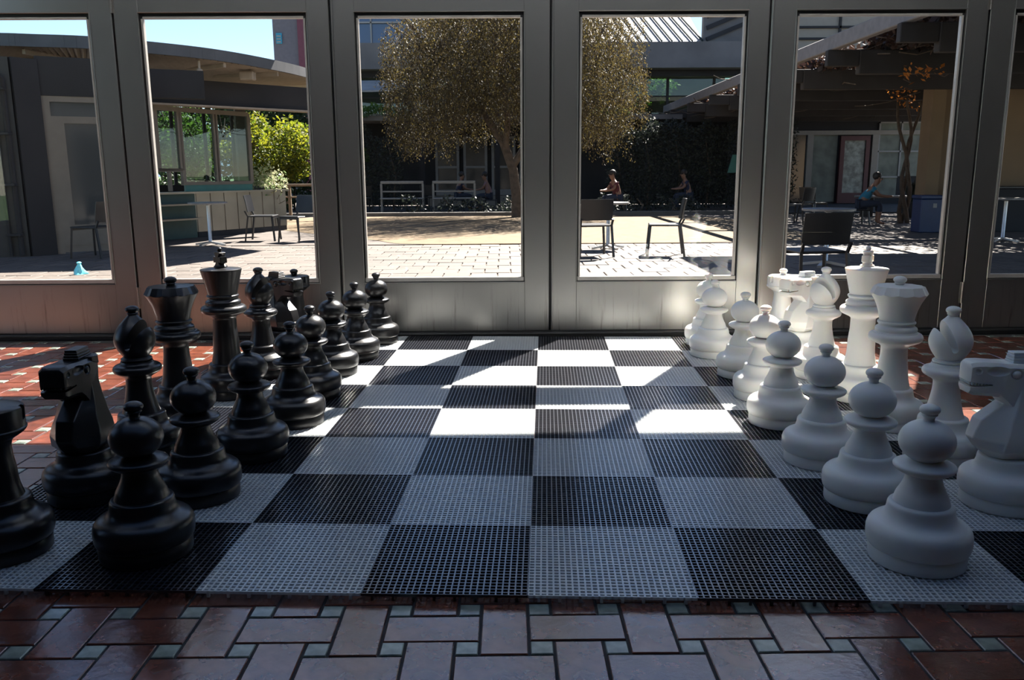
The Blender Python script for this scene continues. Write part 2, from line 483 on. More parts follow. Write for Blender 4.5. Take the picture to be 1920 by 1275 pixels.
# unit coordinates: x to the right, y towards the camera
bricks, squares = [], []
for a in range(-16, 19):
    for b_ in range(-13, 12):
        for k, ux, uy in cell:
            x = X0F + (a*6 + ux)*U; y = YTOP - (b_*6 + uy)*U
            if not (-5.45 < x < 6.0 and -3.4 < y < 3.72): continue
            (squares if k == 'S' else bricks).append((k, x, y))
CAM = Vector((-0.0524, -2.0899, 1.1488))
def seen_size(x, y):
    """rank tiles by how large they show: outside the mat, inside the view"""
    d = Vector((x, y, 0)) - CAM
    c = _R.transposed() @ d
    if c.z > -0.3: return 0
    u, v = c.x / -c.z, c.y / -c.z
    if abs(u) > 0.64 or v < -0.42: return 0
    if -1.80 < x < 1.93 and 0.02 < y < 3.68: return 0
    return 1.0 / (c.z*c.z) * (CAM.z / d.length)
for lst, nm in ((bricks, 'brick'), (squares, 'floor_tile')):
    lst.sort(key=lambda t: -seen_size(t[1], t[2]))
    for k, x, y in lst[:300]:
        o = put(nm, TB[k][1], floor)
        o.location = (x, y, RNG.uniform(-0.0008, 0.0008))
        o.rotation_euler = (RNG.uniform(-.004, .004), RNG.uniform(-.004, .004), RNG.uniform(-.004, .004))
    rest = MB()
    for k, x, y in lst[300:]:
        b = TB[k][0]; dz = RNG.uniform(-0.0008, 0.0008)
        rest.add([(px + x, py + y, pz + dz) for px, py, pz in b.v], b.f)
    rest.build(nm + '_field', M['brick'] if nm == 'brick' else M['square'], floor, kind='stuff', label='remaining ' + ('red bricks' if nm == 'brick' else 'pale green squares') + ' of the floor')

# ------------------------------------------------------------------ room shell
SIDE_FILL = (0.1, 2.3, 0.6, 3.4)       # unseen glazed opening, added in the left wall for fill light
MB().box(-5.72, -5.60, -6.2, SIDE_FILL[0], 0, 4.6).box(-5.72, -5.60, SIDE_FILL[1], 3.95, 0, 4.6).box(-5.72, -5.60, SIDE_FILL[0], SIDE_FILL[1], 0, SIDE_FILL[2]).box(-5.72, -5.60, SIDE_FILL[0], SIDE_FILL[1], SIDE_FILL[3], 4.6).build('wall_left', M['plaster'], kind='structure')
for i in range(2):
    y0 = SIDE_FILL[0] + (SIDE_FILL[1] - SIDE_FILL[0])/2*i; y1 = y0 + (SIDE_FILL[1] - SIDE_FILL[0])/2
    w_ = empty('window_%d' % (9 + i), (-5.66, (y0+y1)/2, 0), kind='structure')  # invented window out of view, lights the board from the left
    h = (y1 - y0)/2
    MB().rbox(-.04, .04, -h, -h + .05, SIDE_FILL[2], SIDE_FILL[3], .004).rbox(-.04, .04, h - .05, h, SIDE_FILL[2], SIDE_FILL[3], .004).rbox(-.04, .04, -h + .05, h - .05, SIDE_FILL[2], SIDE_FILL[2] + .05, .004).rbox(-.04, .04, -h + .05, h - .05, SIDE_FILL[3] - .05, SIDE_FILL[3], .004).build('window_frame', M['beige_frame'], w_)
    MB().box(-.003, .003, -h + .045, h - .045, SIDE_FILL[2] + .04, SIDE_FILL[3] - .04).build('glass_pane', M['glass'], w_)
MB().box(-60, -5.72, -40, 3.95, -.3, -.03).build('lawn', M['lawn'], kind='structure')  # unseen grass, added to send green light through the side opening
MB().box(6.14, 6.26, -6.2, 3.95, 0, 4.6).build('wall_right', M['plaster'], kind='structure')
MB().box(-5.72, 6.26, -6.32, -6.2, 0, 4.6).build('wall_back', M['plaster'], kind='structure')
ROOF_FILL = ((-1.95, -0.75), (-0.35, 1.15), (1.55, 2.65))      # three unseen roof openings, added to fill the room with sky light
SX = (-4.4, 4.4)
c_ = MB().box(-5.72, SX[0], -6.32, 3.80, 4.6, 4.75).box(SX[1], 6.26, -6.32, 3.80, 4.6, 4.75)
for a, b in ((-6.32, -1.95), (-0.75, -0.35), (1.15, 1.55), (2.65, 3.80)): c_.box(SX[0], SX[1], a, b, 4.6, 4.75)
c_.build('ceiling', M['ceiling'], kind='structure')
for i, (a, b) in enumerate(ROOF_FILL):
    MB().box(SX[0] - .3, SX[1] + 1.3, b, b + .12, 4.75, 4.75 + (b - a)*1.40).build('trim_%d' % (14 + i), M['bounce_white'], kind='structure')      # added upstand: blocks the sun and reflects light down
    MB().box(SX[0], SX[1], a, b, 4.66, 4.67).build('window_%d' % (12 + i), M['glass'], kind='structure')  # pane of an added fill opening
MB().box(-5.72, 6.26, 3.80, 4.90, 4.6, 4.85).build('trim_1', M['concrete'], kind='structure')        # roof overhang above the doors
MB().rbox(-5.6, 6.14, YW - 0.075, YW + 0.10, -0.004, 0.032, 0.006).build('trim_2', M['gasket'], kind='structure')   # sill under the doors

seams = [-5.590, -4.126, -2.661, -1.219, 0.258, 1.729, 3.198, 4.663, 6.128]
glass_x = [(-5.419, -4.290), (-3.955, -2.819), (-2.490, -1.375), (-1.055, 0.077), (0.446, 1.580), (1.905, 3.044), (3.372, 4.505), (4.840, 5.960)]
Z0, ZB, ZT, ZD = 0.034, 0.387, 2.202, 2.40
for i, (gx0, gx1) in enumerate(glass_x):
    a, b = seams[i] + 0.007, seams[i+1] - 0.007
    d = empty('door_%d' % (i+1), ((a+b)/2, YW, 0), kind='structure')
    cx = (a + b) / 2
    A, B_, G0, G1 = a - cx, b - cx, gx0 - cx, gx1 - cx
    f = MB()
    f.rbox(A, G0, 0, 0.042, Z0, ZD, 0.003); f.rbox(G1, B_, 0, 0.042, Z0, ZD, 0.003)
    f.rbox(G0 - .002, G1 + .002, 0.0005, 0.0415, Z0, ZB, 0.003); f.rbox(G0 - .002, G1 + .002, 0.0005, 0.0415, ZT, ZD, 0.003)
    f.build('leaf_frame', M['door'], d)
    # raised lip round the opening
    t = MB(); w = 0.007
    t.rbox(G0 - w, G1 + w, -0.006, 0.004, ZT, ZT + w, 0.002); t.rbox(G0 - w, G1 + w, -0.006, 0.004, ZB - w, ZB, 0.002)
    t.rbox(G0 - w, G0, -0.006, 0.004, ZB, ZT, 0.002); t.rbox(G1, G1 + w, -0.006, 0.004, ZB, ZT, 0.002)
    t.build('opening_lip', M['door'], d)
    # dark rubber recess, then the metal bead
    g = MB(); w = 0.022
    g.box(G0, G1, 0.018, 0.038, ZT - w, ZT); g.box(G0, G1, 0.018, 0.038, ZB, ZB + 0.008)
    g.box(G0, G0 + w, 0.018, 0.038, ZB + 0.008, ZT - w); g.box(G1 - w, G1, 0.018, 0.038, ZB + 0.008, ZT - w)
    g.build('rubber_gasket', M['gasket'], d)
    e = MB(); i0 = 0.022; w = 0.014
    e.rbox(G0 + i0, G1 - i0, 0.010, 0.044, ZT - i0 - w, ZT - i0, 0.002); e.rbox(G0 + 0.004, G1 - 0.004, 0.004, 0.046, ZB + .004, ZB + 0.034, 0.003)
    e.rbox(G0 + i0 - .012, G0 + i0 + w - .012, 0.010, 0.046, ZB + 0.034, ZT - i0 - w, 0.002); e.rbox(G1 - i0 - w + .012, G1 - i0 + .012, 0.010, 0.046, ZB + 0.034, ZT - i0 - w, 0.002)
    e.build('glazing_bead', M['bead'], d)
    MB().box(G0 + 0.025, G1 - 0.025, 0.028, 0.033, ZB + 0.02, ZT - 0.025).build('glass_pane', M['glass'], d)
# rubber seals between leaves, cover strips and hinges
for i, s in enumerate(seams):
    MB().box(s - 0.012, s + 0.012, YW + 0.030, YW + 0.050, Z0, ZD).build('trim_%d' % (3 + i), M['gasket'], kind='structure')
hinge_seams = {2: (0.355, 0.218, 1), 6: (0.345, 0.208, -1)}
def hinge(s, z0, z1):
    h = MB()
    n = 5
    for k in range(n):
        za = z0 + (z1 - z0)*k/n; zb = z0 + (z1 - z0)*(k+1)/n - 0.001
        h.lathe([(za, 0.0078), (zb, 0.0078)], 14, 0, 0)
    h.box(-0.016, 0.016, 0.004, 0.010, z0, z1)
    return h
dl = {o.name: o for o in bpy.data.objects if o.name.startswith('door_')}
for i, s in enumerate(seams[1:-1], start=1):
    if i in (2, 6):
        dd = dl['door_%d' % (i+1)]
        for z0, z1 in ((0.215, 0.365), (2.20, 2.36)):
            h = hinge(s, z0, z1).build('hinge', M['hinge'], dd, smooth=40, label='steel hinge')
            h.location = (s - dd.location.x, -0.008, 0)
    else:
        dd = dl['door_%d' % (i+1)]
        w = MB().rbox(0.0, 0.012, -0.010, 0.004, Z0, ZD, 0.003)
        o = w.build('cover_strip', M['door'], dd)
        o.location = (s + 0.010 - dd.location.x, 0, 0)
# header above the doors and the upper glazing
MB().rbox(-5.6, 6.14, YW - 0.01, YW + 0.09, ZD + 0.01, 2.555, 0.006).build('trim_12', M['door'], kind='structure')
MB().rbox(-5.6, 6.14, YW - 0.01, YW + 0.09, 4.44, 4.6, 0.006).build('trim_13', M['door'], kind='structure')
for i in range(8):
    a, b = seams[i], seams[i+1]
    w_ = empty('window_%d' % (i+1), ((a+b)/2, YW, 0), kind='structure')
    h = (b - a) / 2
    f = MB()
    f.rbox(-h, -h + .05, 0, .08, 2.555, 4.44, .004).rbox(h - .05, h, 0, .08, 2.555, 4.44, .004)
    f.rbox(-h + .05, h - .05, 0, .08, 2.555, 2.59, .004).rbox(-h + .05, h - .05, 0, .08, 4.40, 4.44, .004)
    f.build('window_frame', M['door'], w_)
    MB().box(-h + .045, h - .045, .037, .043, 2.58, 4.41).build('glass_pane', M['glass'], w_)

# ------------------------------------------------------------------ chess mat
BW = math.radians(-2.661)
S = 0.457
HB = 0.025
mat_root = empty('chess_mat', (0, 0, 0), BW, label='large black and white plastic grid mat laid out as a chessboard on the brick floor', cat='chess mat')
def grid_tile(m, nm, wl=1.0, wc=.85):
    n = 26; p = S / n
    g = MB()
    e = 0.0006
    for k in range(n + 1):
        x = -S/2 + p*k; w = 0.0021*wl if k not in (0, n) else 0.0030
        xa, xb = max(x - w, -S/2 + e), min(x + w, S/2 - e)
        g.box(xa, xb, -S/2 + e, S/2 - e, HB - 0.0085, HB)
        g.box(-S/2 + e, S/2 - e, max(x - w*wc, -S/2 + e), min(x + w*wc, S/2 - e), HB - 0.0085, HB - (0.0012 if k not in (0, n) else 0.0003))
    for a in np.linspace(-S/2 + 0.03, S/2 - 0.03, 8):
        for b in np.linspace(-S/2 + 0.012, S/2 - 0.03, 8):
            g.box(a - 0.004, a + 0.004, b - 0.004, b + 0.004, 0.001, HB - 0.0082)
    return g.mesh(nm, m)
TL, TD = grid_tile(M['mat_light'], 'mat_tile', 1.2, 1.25), grid_tile(M['mat_dark'], 'mat_tile')
for i in range(8):
    for j in range(8):
        light = (i + j) % 2 == 0
        o = put('mat_tile', TL if light else TD, mat_root, label='light grey grid tile' if light else 'black grid tile')
        o.location = ((i - 4 + 0.5)*S, (j + 0.5)*S, RNG.uniform(-0.0006, 0.0))
        if j == 0:
            o.rotation_euler = (0, RNG.uniform(-.003, .003), 0)

# ------------------------------------------------------------------ chess pieces
def brd(X, Y):
    c, s = math.cos(BW), math.sin(BW)
    return (X*c - Y*s, X*s + Y*c, HB)

BASE = [(0, .126), (.002, .1325), (.006, .134), (.040, .1345), (.0425, .1325), (.045, .1325), (.0465, .137), (.052, .1405), (.062, .143), (.078, .144),
        (.092, .1435), (.103, .1405), (.112, .135), (.118, .128), (.121, .121), (.1235, .116), (.127, .109), (.131, .104), (.137, .0985), (.145, .095),
        (.155, .0925), (.164, .0915), (.170, .0905), (.1745, .088), (.1765, .084), (.178, .078)]
def knob(z, r=.028, neck=.0155, n=48):
    """mushroom finial whose cap centre is at height z"""
    b = MB()
    p = [(z - .036, neck + .006), (z - .032, neck + .001), (z - .026, neck - .0005), (z - .019, neck + .001), (z - .013, neck + .007)]
    for i in range(0, 13):
        t = -0.75 + (math.pi/2 + 0.75) * i / 12.0
        p.append((z + .002 + math.sin(t)*.0165, max(.0015, math.cos(t)*r)))
    return b.lathe(p, n)

def smooth_prof(ctrl, n=5):
    """Catmull-Rom through control (z, r) points"""
    P = [ctrl[0]] + list(ctrl) + [ctrl[-1]]
    out = []
    for i in range(1, len(P) - 2):
        for k in range(n):
            t = k / n
            q = []
            for d in (0, 1):
                a, b, c, e = P[i-1][d], P[i][d], P[i+1][d], P[i+2][d]
                q.append(0.5*((2*b) + (-a + c)*t + (2*a - 5*b + 4*c - e)*t*t + (-a + 3*b - 3*c + e)*t**3))
            out.append((q[0], max(.001, q[1])))
    out.append(ctrl[-1])
    return out

def disk(z, r, h, rin0, rin1):
    """rounded collar of radius r between two necks"""
    out = [(z - h, rin0)]
    for i in range(0, 13):
        t = -math.pi/2 + math.pi*i/12
        out.append((z + math.sin(t)*h, r - h*1.05 + math.cos(t)*h*1.05))
    out.append((z + h + .002, rin1))
    return out

def make_pawn(m):
    r = empty('chess_pawn')
    MB().lathe(BASE, 96).build('base', m, r, smooth=50)
    b = [(.1775, .078), (.1785, .0775)] + smooth_prof([(.1785, .0775), (.200, .0715), (.222, .0605), (.245, .0515), (.262, .0495)], 4)
    b += [(.2640, .0500), (.2680, .060), (.2735, .072), (.279, .0800), (.285, .0845), (.290, .0852), (.2945, .0820), (.2985, .0740), (.3015, .062), (.304, .0515), (.3055, .0485)]
    zc, rx, rz = .3625, .0765, .0625
    for i in range(0, 21):
        t = math.asin((.3065 - zc)/rz) + (math.asin((.4215 - zc)/rz) - math.asin((.3065 - zc)/rz)) * i/20
        b.append((zc + math.sin(t)*rz, math.cos(t)*rx))
    MB().lathe(b, 96).build('body', m, r, smooth=50)
    knob(.4535).build('knob', m, r, smooth=60)
    return r

def stem(zn, rn, base_r=.0705):
    h = zn - .1785
    return [(.1775, .0785), (.1785, base_r + .006)] + smooth_prof([(.1785, base_r + .006), (.1785 + h*.25, base_r - .004), (.1785 + h*.55, rn + .006), (.1785 + h*.8, rn + .001), (zn, rn)], 5)

def make_king(m):
    r = empty('chess_king')
    MB().lathe(BASE, 96).build('base', m, r, smooth=50)
    b = stem(.402, .0575) + [(.410, .0585), (.418, .068), (.427, .088)] + disk(.4515, .1125, .021, .096, .090)[2:] + [(.4755, .086), (.479, .0855)]
    b += [(.483, .0865), (.490, .0870), (.496, .0840), (.500, .0770), (.504, .0735), (.508, .0735)] + disk(.5195, .0795, .007, .0735, .0725) + [(.530, .0715)]
    MB().lathe(b, 96).build('body', m, r, smooth=50)
    c = smooth_prof([(.529, .0715), (.560, .0785), (.600, .0878), (.640, .0975), (.648, .0995)], 4) + [(.652, .1005), (.6550, .0995), (.6565, .0970), (.6635, .0350), (.664, .033), (.670, .033), (.673, .030), (.6735, .004)]
    MB().lathe(c, 96).build('crown', m, r, smooth=40)
    x = MB()
    # flared cross seen from either side
    pts = [(-.026, .672), (-.017, .682), (-.014, .690), (-.034, .686), (-.034, .720), (-.015, .716), (-.018, .726), (-.028, .738), (-.010, .742), (.010, .742), (.028, .738), (.018, .726), (.015, .716), (.034, .720), (.034, .686), (.014, .690), (.017, .682), (.026, .672)]
    n = len(pts); hw = .019
    x.add([(px, -hw, pz) for px, pz in pts] + [(px, hw, pz) for px, pz in pts],
          [tuple(range(n)), tuple(range(n, 2*n))[::-1]] + [(k, n + k, n + (k+1) % n, (k+1) % n) for k in range(n)])
    o = x.build('cross', m, r)
    md = o.modifiers.new('soft', 'BEVEL'); md.width = .003; md.segments = 2; md.limit_method = 'ANGLE'
    o2 = MB().ball((0, 0, .752), (.0125, .0125, .0125), 20, 12).build('cross_ball', m, o, smooth=60)
    return r

def make_queen(m):
    r = empty('chess_queen')
    MB().lathe(BASE, 96).build('base', m, r, smooth=50)
    b = stem(.352, .0555) + [(.362, .0565), (.371, .066), (.380, .088)] + disk(.4045, .1125, .021, .096, .090)[2:] + [(.4285, .087), (.432, .0855)]
    b += [(.436, .0865), (.443, .0870), (.449, .0840), (.453, .0770), (.457, .0735), (.461, .0735)] + disk(.4705, .0790, .007, .0735, .0725) + [(.4805, .0715)]
    MB().lathe(b, 96).build('body', m, r, smooth=50)
    zz = smooth_prof([(.479, .0715), (.500, .0745), (.530, .0825), (.560, .0945), (.585, .1080), (.600, .1185)], 4)
    zz += [(.603, .1200), (.6055, .1210), (.608, .1200), (.611, .1185), (.614, .1165), (.617, .1150), (.620, .1135), (.623, .1118), (.626, .1103), (.6285, .1085), (.630, .1060), (.634, .045), (.635, .004)]
    def facets(z, rr, a):
        if z < .578 or rr < .08: return rr
        ph = (a % (math.pi/6)) - math.pi/12
        d = .1225 - (z - .583) * .52
        return min(rr, d / math.cos(ph) * (0.97 + 0.03*abs(ph)/(math.pi/12)*1.0))
    MB().lathe(zz, 144, rad=facets).build('crown', m, r, smooth=22)
    knob(.655, .0275).build('knob', m, r, smooth=60)
    return r

def make_bishop(m):
    r = empty('chess_bishop')
    MB().lathe(BASE, 96).build('base', m, r, smooth=50)
    b = stem(.314, .0485, .067) + [(.322, .050), (.330, .060), (.338, .075)] + disk(.3580, .0925, .0175, .080, .070)[2:] + [(.379, .066), (.384, .0625), (.390, .0605)]
    b += disk(.3975, .0590, .0062, .0560, .0520) + [(.407, .0500)]
    MB().lathe(b, 96).build('body', m, r, smooth=50)
    hd = MB().lathe(smooth_prof([(.405, .0440), (.415, .0520), (.435, .0655), (.458, .0755), (.482, .0780), (.508, .0710), (.532, .0570), (.552, .0400), (.566, .0260), (.576, .0180)], 5), 96).build('head', m, r, smooth=50)
    # slanting slot facing forward (+x)
    p0 = Vector((0.008, 0, .452)); d = Vector((.42, 0, .90)).normalized(); n = Vector((d.z, 0, -d.x)) * .0105
    pr = []
    for k in range(9):
        t = math.pi/2 + math.pi*k/8
        pr.append(p0 + d*math.cos(t)*.0105 + n*math.sin(t))
    pr = pr + [p0 - n*2.3 + d*.16, p0 + n*2.0 + d*.16]
    c = MB(); N_ = len(pr)
    c.add([(p.x, -.12, p.z) for p in pr] + [(p.x, .12, p.z) for p in pr],
          [tuple(range(N_)), tuple(range(N_, 2*N_))[::-1]] + [(k, N_ + k, N_ + (k+1) % N_, (k+1) % N_) for k in range(N_)])
    carve(hd, [c])
    md = hd.modifiers.new('soft', 'BEVEL'); md.width = .0022; md.segments = 2; md.limit_method = 'ANGLE'; md.angle_limit = math.radians(40)
    knob(.5945, .0275).build('knob', m, r, smooth=60)
    return r

def make_rook(m):
    r = empty('chess_rook')
    MB().lathe(BASE, 96).build('base', m, r, smooth=50)
    MB().lathe(stem(.335, .0535, .067) + [(.345, .056), (.352, .0600)], 96).build('body', m, r, smooth=50)
    hp = [(.350, .0550), (.356, .0640), (.366, .0800), (.375, .0930), (.381, .0985), (.385, .1005), (.388, .1010), (.390, .0995), (.392, .0975), (.396, .0975), (.445, .0985), (.4505, .0965), (.4535, .0920), (.457, .060), (.459, .020), (.4595, .003)]
    hd = MB().lathe(hp, 96).build('battlement', m, r, smooth=40)
    cs = []
    for k in range(6):
        a = math.pi/3*k + .3
        c = MB()
        u = Vector((math.cos(a), math.sin(a), 0)); v = Vector((-u.y, u.x, 0))
        q = [u*.088 - v*.011, u*.13 - v*.011, u*.13 + v*.011, u*.088 + v*.011]
        c.add([(p.x, p.y, .412) for p in q] + [(p.x, p.y, .50) for p in q], [(0,3,2,1),(4,5,6,7),(0,1,5,4),(1,2,6,5),(2,3,7,6),(3,0,4,7)])
        cs.append(c)
    carve(hd, cs)
    md = hd.modifiers.new('soft', 'BEVEL'); md.width = .0022; md.segments = 2; md.limit_method = 'ANGLE'; md.angle_limit = math.radians(40)
    knob(.482, .0265).build('knob', m, r, smooth=60)
    return r

def make_knight(m):
    r = empty('chess_knight')
    MB().lathe(BASE, 96).build('base', m, r, smooth=50)
    # faceted neck: (z, front tip, front ridge, back ridge, back, half width, tip half width)
    rows = [(.1775, .076, .046, -.046, -.074, .060, .034), (.190, .092, .052, -.050, -.086, .070, .030), (.2050, .110, .060, -.054, -.098, .084, .028),
            (.240, .136, .056, -.058, -.112, .088, .026), (.270, .128, .046, -.058, -.110, .083, .028), (.305, .116, .034, -.056, -.103, .071, .030),
            (.335, .078, .024, -.054, -.096, .066, .030), (.360, .046, .016, -.052, -.090, .060, .030), (.400, .034, .010, -.050, -.084, .054, .028),
            (.440, .030, .008, -.048, -.080, .049, .026), (.480, .028, .006, -.046, -.078, .045, .024)]
    secs = []
    for z, f, fr, br, b, hw, th in rows:
        secs.append([(f, -th, z), (f, th, z), (fr, hw, z), (br, hw, z), (b, hw*.42, z), (b, -hw*.42, z), (br, -hw, z), (fr, -hw, z)])
    nk = MB().loft(secs).build('neck', m, r, smooth=26)
    md = nk.modifiers.new('soft', 'BEVEL'); md.width = .004; md.segments = 3; md.limit_method = 'ANGLE'; md.angle_limit = math.radians(26)
    # head: stations along the muzzle (f, top, bottom, half width)
    st = [(.171, .492, .405, .030), (.167, .498, .398, .040), (.155, .503, .393, .045), (.125, .504, .391, .046), (.095, .502, .389, .046), (.070, .500, .385, .047), (.050, .499, .368, .050),
          (.030, .499, .346, .051), (.010, .498, .336, .052), (-.012, .497, .340, .052), (-.035, .496, .362, .050), (-.060, .495, .400, .046), (-.078, .490, .440, .040)]
    secs = []
    for f, t, b, hw in st:
        c = min(.012, (t - b)*.25)
        secs.append([(f, -hw + c, b), (f, hw - c, b), (f, hw, b + c), (f, hw, t - c), (f, hw - c, t), (f, -hw + c, t), (f, -hw, t - c), (f, -hw, b + c)])
    hd = MB().loft(secs).build('head', m, r, smooth=40)
    cuts = []
    w = MB()
    w.add([(.098, -.08, .427), (.20, -.08, .4185), (.20, -.08, .4420), (.098, -.08, .431), (.098, .08, .427), (.20, .08, .4185), (.20, .08, .4420), (.098, .08, .431)],
          [(0,3,2,1),(4,5,6,7),(0,1,5,4),(1,2,6,5),(2,3,7,6),(3,0,4,7)])
    cuts.append(w)
    for s in (-1, 1):
        cuts.append(MB().ball((.146, s*.0500, .475), (.013, .010, .012), 20, 12))
        cuts.append(MB().ball((.026, s*.0560, .466), (.022, .015, .019), 24, 12))
        cuts.append(MB().ball((.086, s*.0540, .476), (.040, .018, .019), 24, 12))
    carve(hd, cuts)
    md = hd.modifiers.new('soft', 'BEVEL'); md.width = .0025; md.segments = 2; md.limit_method = 'ANGLE'; md.angle_limit = math.radians(38)
    for s in (-1, 1):
        MB().ball((.026, s*.0460, .466), (.0150, .0110, .0140), 20, 12).build('eye', m, hd, smooth=60)
    te = MB()
    for s in (-1, 1):
        for k in range(6):
            te.ball((.112 + k*.0098, s*.0415 - s*k*.0006, .4335), (.0048, .0042, .0062), 10, 8)
    for k in range(7):
        te.ball((.1655, -.027 + k*.009, .4330), (.0042, .0046, .0062), 10, 8)
    te.build('teeth', m, hd, smooth=60)
    # brow plate and stepped crest
    bp = MB().loft([[(-.096, -.030, .468), (-.096, .030, .468), (-.088, .036, .500), (-.088, -.036, .500)],
                    [(-.050, -.058, .472), (-.050, .058, .472), (-.050, .056, .503), (-.050, -.056, .503)],
                    [(-.012, -.052, .484), (-.012, .052, .484), (-.012, .050, .503), (-.012, -.050, .503)]]).build('ears', m, r, smooth=30)
    md = bp.modifiers.new('soft', 'BEVEL'); md.width = .004; md.segments = 2; md.limit_method = 'ANGLE'; md.angle_limit = math.radians(28)
    cr = MB()
    for k in range(4):
        o = k*.0022
        cr.rbox(-.066 + o, .030 - o*.5, -.027 + o, .027 - o, .498 + k*.0090, .5062 + k*.0090, .0012)
    cr.rbox(-.062, .026, -.021, .021, .496, .530, .001)
    cr.build('crest', m, r)
    mn = MB()
    zs = np.linspace(.205, .490, 22)
    def bk(z):
        zz = [q[0] for q in rows]; bb = [q[4] for q in rows]
        return float(np.interp(z, zz, bb))
    L_ = []
    for i, z in enumerate(zs):
        off = .011 if i % 2 else .005
        L_.append((bk(z) - off, z))
    secs = [[(x, -.010, z), (x, .010, z), (bk(z) + .02, .016, z), (bk(z) + .02, -.016, z)] for x, z in L_]
    mn.loft(secs).build('mane', m, r)
    return r

KINDS = {'pawn': make_pawn, 'rook': make_rook, 'knight': make_knight, 'bishop': make_bishop, 'queen': make_queen, 'king': make_king}
ordn = ['nearest', 'second', 'third', 'fourth', 'fifth', 'sixth', 'seventh', 'farthest']
pawnpos = {'white': [(1.140, .254), (1.153, .699), (1.126, 1.108), (1.109, 1.624), (1.141, 2.067), (1.150, 2.535), (1.087, 3.061), (1.113, 3.403)],
           'black': [(-1.163, .240), (-1.178, .687), (-1.143, 1.137), (-1.107, 1.587), (-1.144, 2.050), (-1.166, 2.556), (-1.124, 2.967), (-1.087, 3.455)]}
R_ = math.radians
officers = {'black': [('rook', .50, .50, 0), ('knight', .535, 1.5, -86), ('bishop', .505, 2.5, -6), ('queen', .41, 3.5, 5), ('king', .53, 4.5, -38), ('bishop', .595, 5.5, -15), ('knight', .52, 6.5, -30), ('rook', .43, 7.5, 10)],
            'white': [('rook', 7.50, .50, 0), ('knight', 7.53, 1.5, 180), ('bishop', 7.52, 2.5, 176), ('queen', 7.475, 3.5, 8), ('king', 7.535, 4.5, -128), ('bishop', 7.44, 5.5, -152), ('knight', 7.50, 6.5, -149), ('rook', 7.50, 7.5, 12)]}
desc = {'rook': 'rook with a knob on its battlement', 'knight': 'horse-head knight', 'bishop': 'bishop with slotted head', 'queen': 'queen with faceted crown', 'king': 'tall king with a cross on top'}
where_b = {0: 'at the left edge, nearest the camera', 1: 'behind the nearest rook, facing left', 2: 'between nearest knight and queen', 3: 'between nearest bishop and king',
           4: 'between the queen and the far bishop', 5: 'between the king and the far knight', 6: 'by the far corner, facing right', 7: 'in the far corner'}
where_w = {0: 'cut off by the right edge', 1: 'at the right edge, facing left', 2: 'between nearest knight and queen', 3: 'in shade between nearest bishop and king',
           4: 'between the queen and the far bishop', 5: 'in the sun beside the king', 6: 'sunlit, by the far corner', 7: 'sunlit in the far corner'}
for colour in ('black', 'white'):
    m = M[colour]
    proto = {}
    for k, (px, py) in enumerate(pawnpos[colour]):
        lab = '%s plastic pawn, %s from the camera in the %s row of pawns' % (colour, ordn[k], 'left' if colour == 'black' else 'right')
        if 'pawn' not in proto:
            o = proto['pawn'] = make_pawn(m)
            o.location = brd(px, py); o.rotation_euler = (0, 0, BW)
            tag(o, lab, 'chess piece', '%s pawns on the mat' % colour)
        else:
            o = copy_tree(proto['pawn'], brd(px, py), BW + k*0.7, lab)
    for k, (kind, ti, tj, yaw) in enumerate(officers[colour]):
        lab = 'large %s %s %s' % (colour, desc[kind], (where_b if colour == 'black' else where_w)[k])
        loc = brd((ti - 4)*S, tj*S)
        if kind not in proto:
            o = proto[kind] = KINDS[kind](m)
            o.location = loc; o.rotation_euler = (0, 0, BW + R_(yaw))
            tag(o, lab, 'chess piece', '%s chess %ss' % (colour, kind) if kind in ('rook', 'knight', 'bishop') else None)
        else:
            copy_tree(proto[kind], loc, BW + R_(yaw), lab)

# ================================================================== courtyard
MB().box(-60, 60, 3.95, 44, -0.30, -0.022).build('courtyard_ground', M['pave_joint'], kind='structure')
PX, PY = 0.31, 0.39
def paver_mesh(w, h):
    b = MB(); j = .006; c = .006
    x0, x1, y0, y1 = j - w/2, w/2 - j, j - h/2, h/2 - j
    b.add([(x0,y0,-.03),(x1,y0,-.03),(x1,y1,-.03),(x0,y1,-.03),(x0,y0,-c),(x1,y0,-c),(x1,y1,-c),(x0,y1,-c),(x0+c,y0+c,0),(x1-c,y0+c,0),(x1-c,y1-c,0),(x0+c,y1-c,0)],
          [(0,1,5,4),(1,2,6,5),(2,3,7,6),(3,0,4,7),(4,5,9,8),(5,6,10,9),(6,7,11,10),(7,4,8,11),(8,9,10,11)])
    return b
pv = paver_mesh(PX, PY); pvm = pv.mesh('paver', M['paver'])
paving = MB().box(-14, 15, 3.95, 11.72, -0.05, -0.021).build('paving', M['pave_joint'], kind='structure')
cells = []
for jj in range(20):
    for ii in range(-46, 50):
        x = ii*PX + (PX/2 if jj % 2 else 0); y = 4.15 + PY*(jj + .5)
        if y > 11.7: continue
        cells.append((x, y))
def pv_rank(c):
    x, y = c
    d = y + 2.09; u = x / d
    vis = 7.0 < y and -0.62 < u < 0.62
    return (0 if vis and -6.2 < x < 3.6 else (1 if vis else 2), y)
cells.sort(key=pv_rank)
for x, y in cells[:300]:
    o = put('paver', pvm, paving); o.location = (x, y, RNG.uniform(-.003, .003)); o.rotation_euler = (RNG.uniform(-.004, .004), RNG.uniform(-.004, .004), 0)
rest = MB()
for x, y in cells[300:]:
    dz = RNG.uniform(-.003, .003)
    rest.add([(a + x, b + y, c + dz) for a, b, c in pv.v], pv.f)
rest.build('paver_field', M['paver'], paving, kind='stuff', label='remaining pavers')
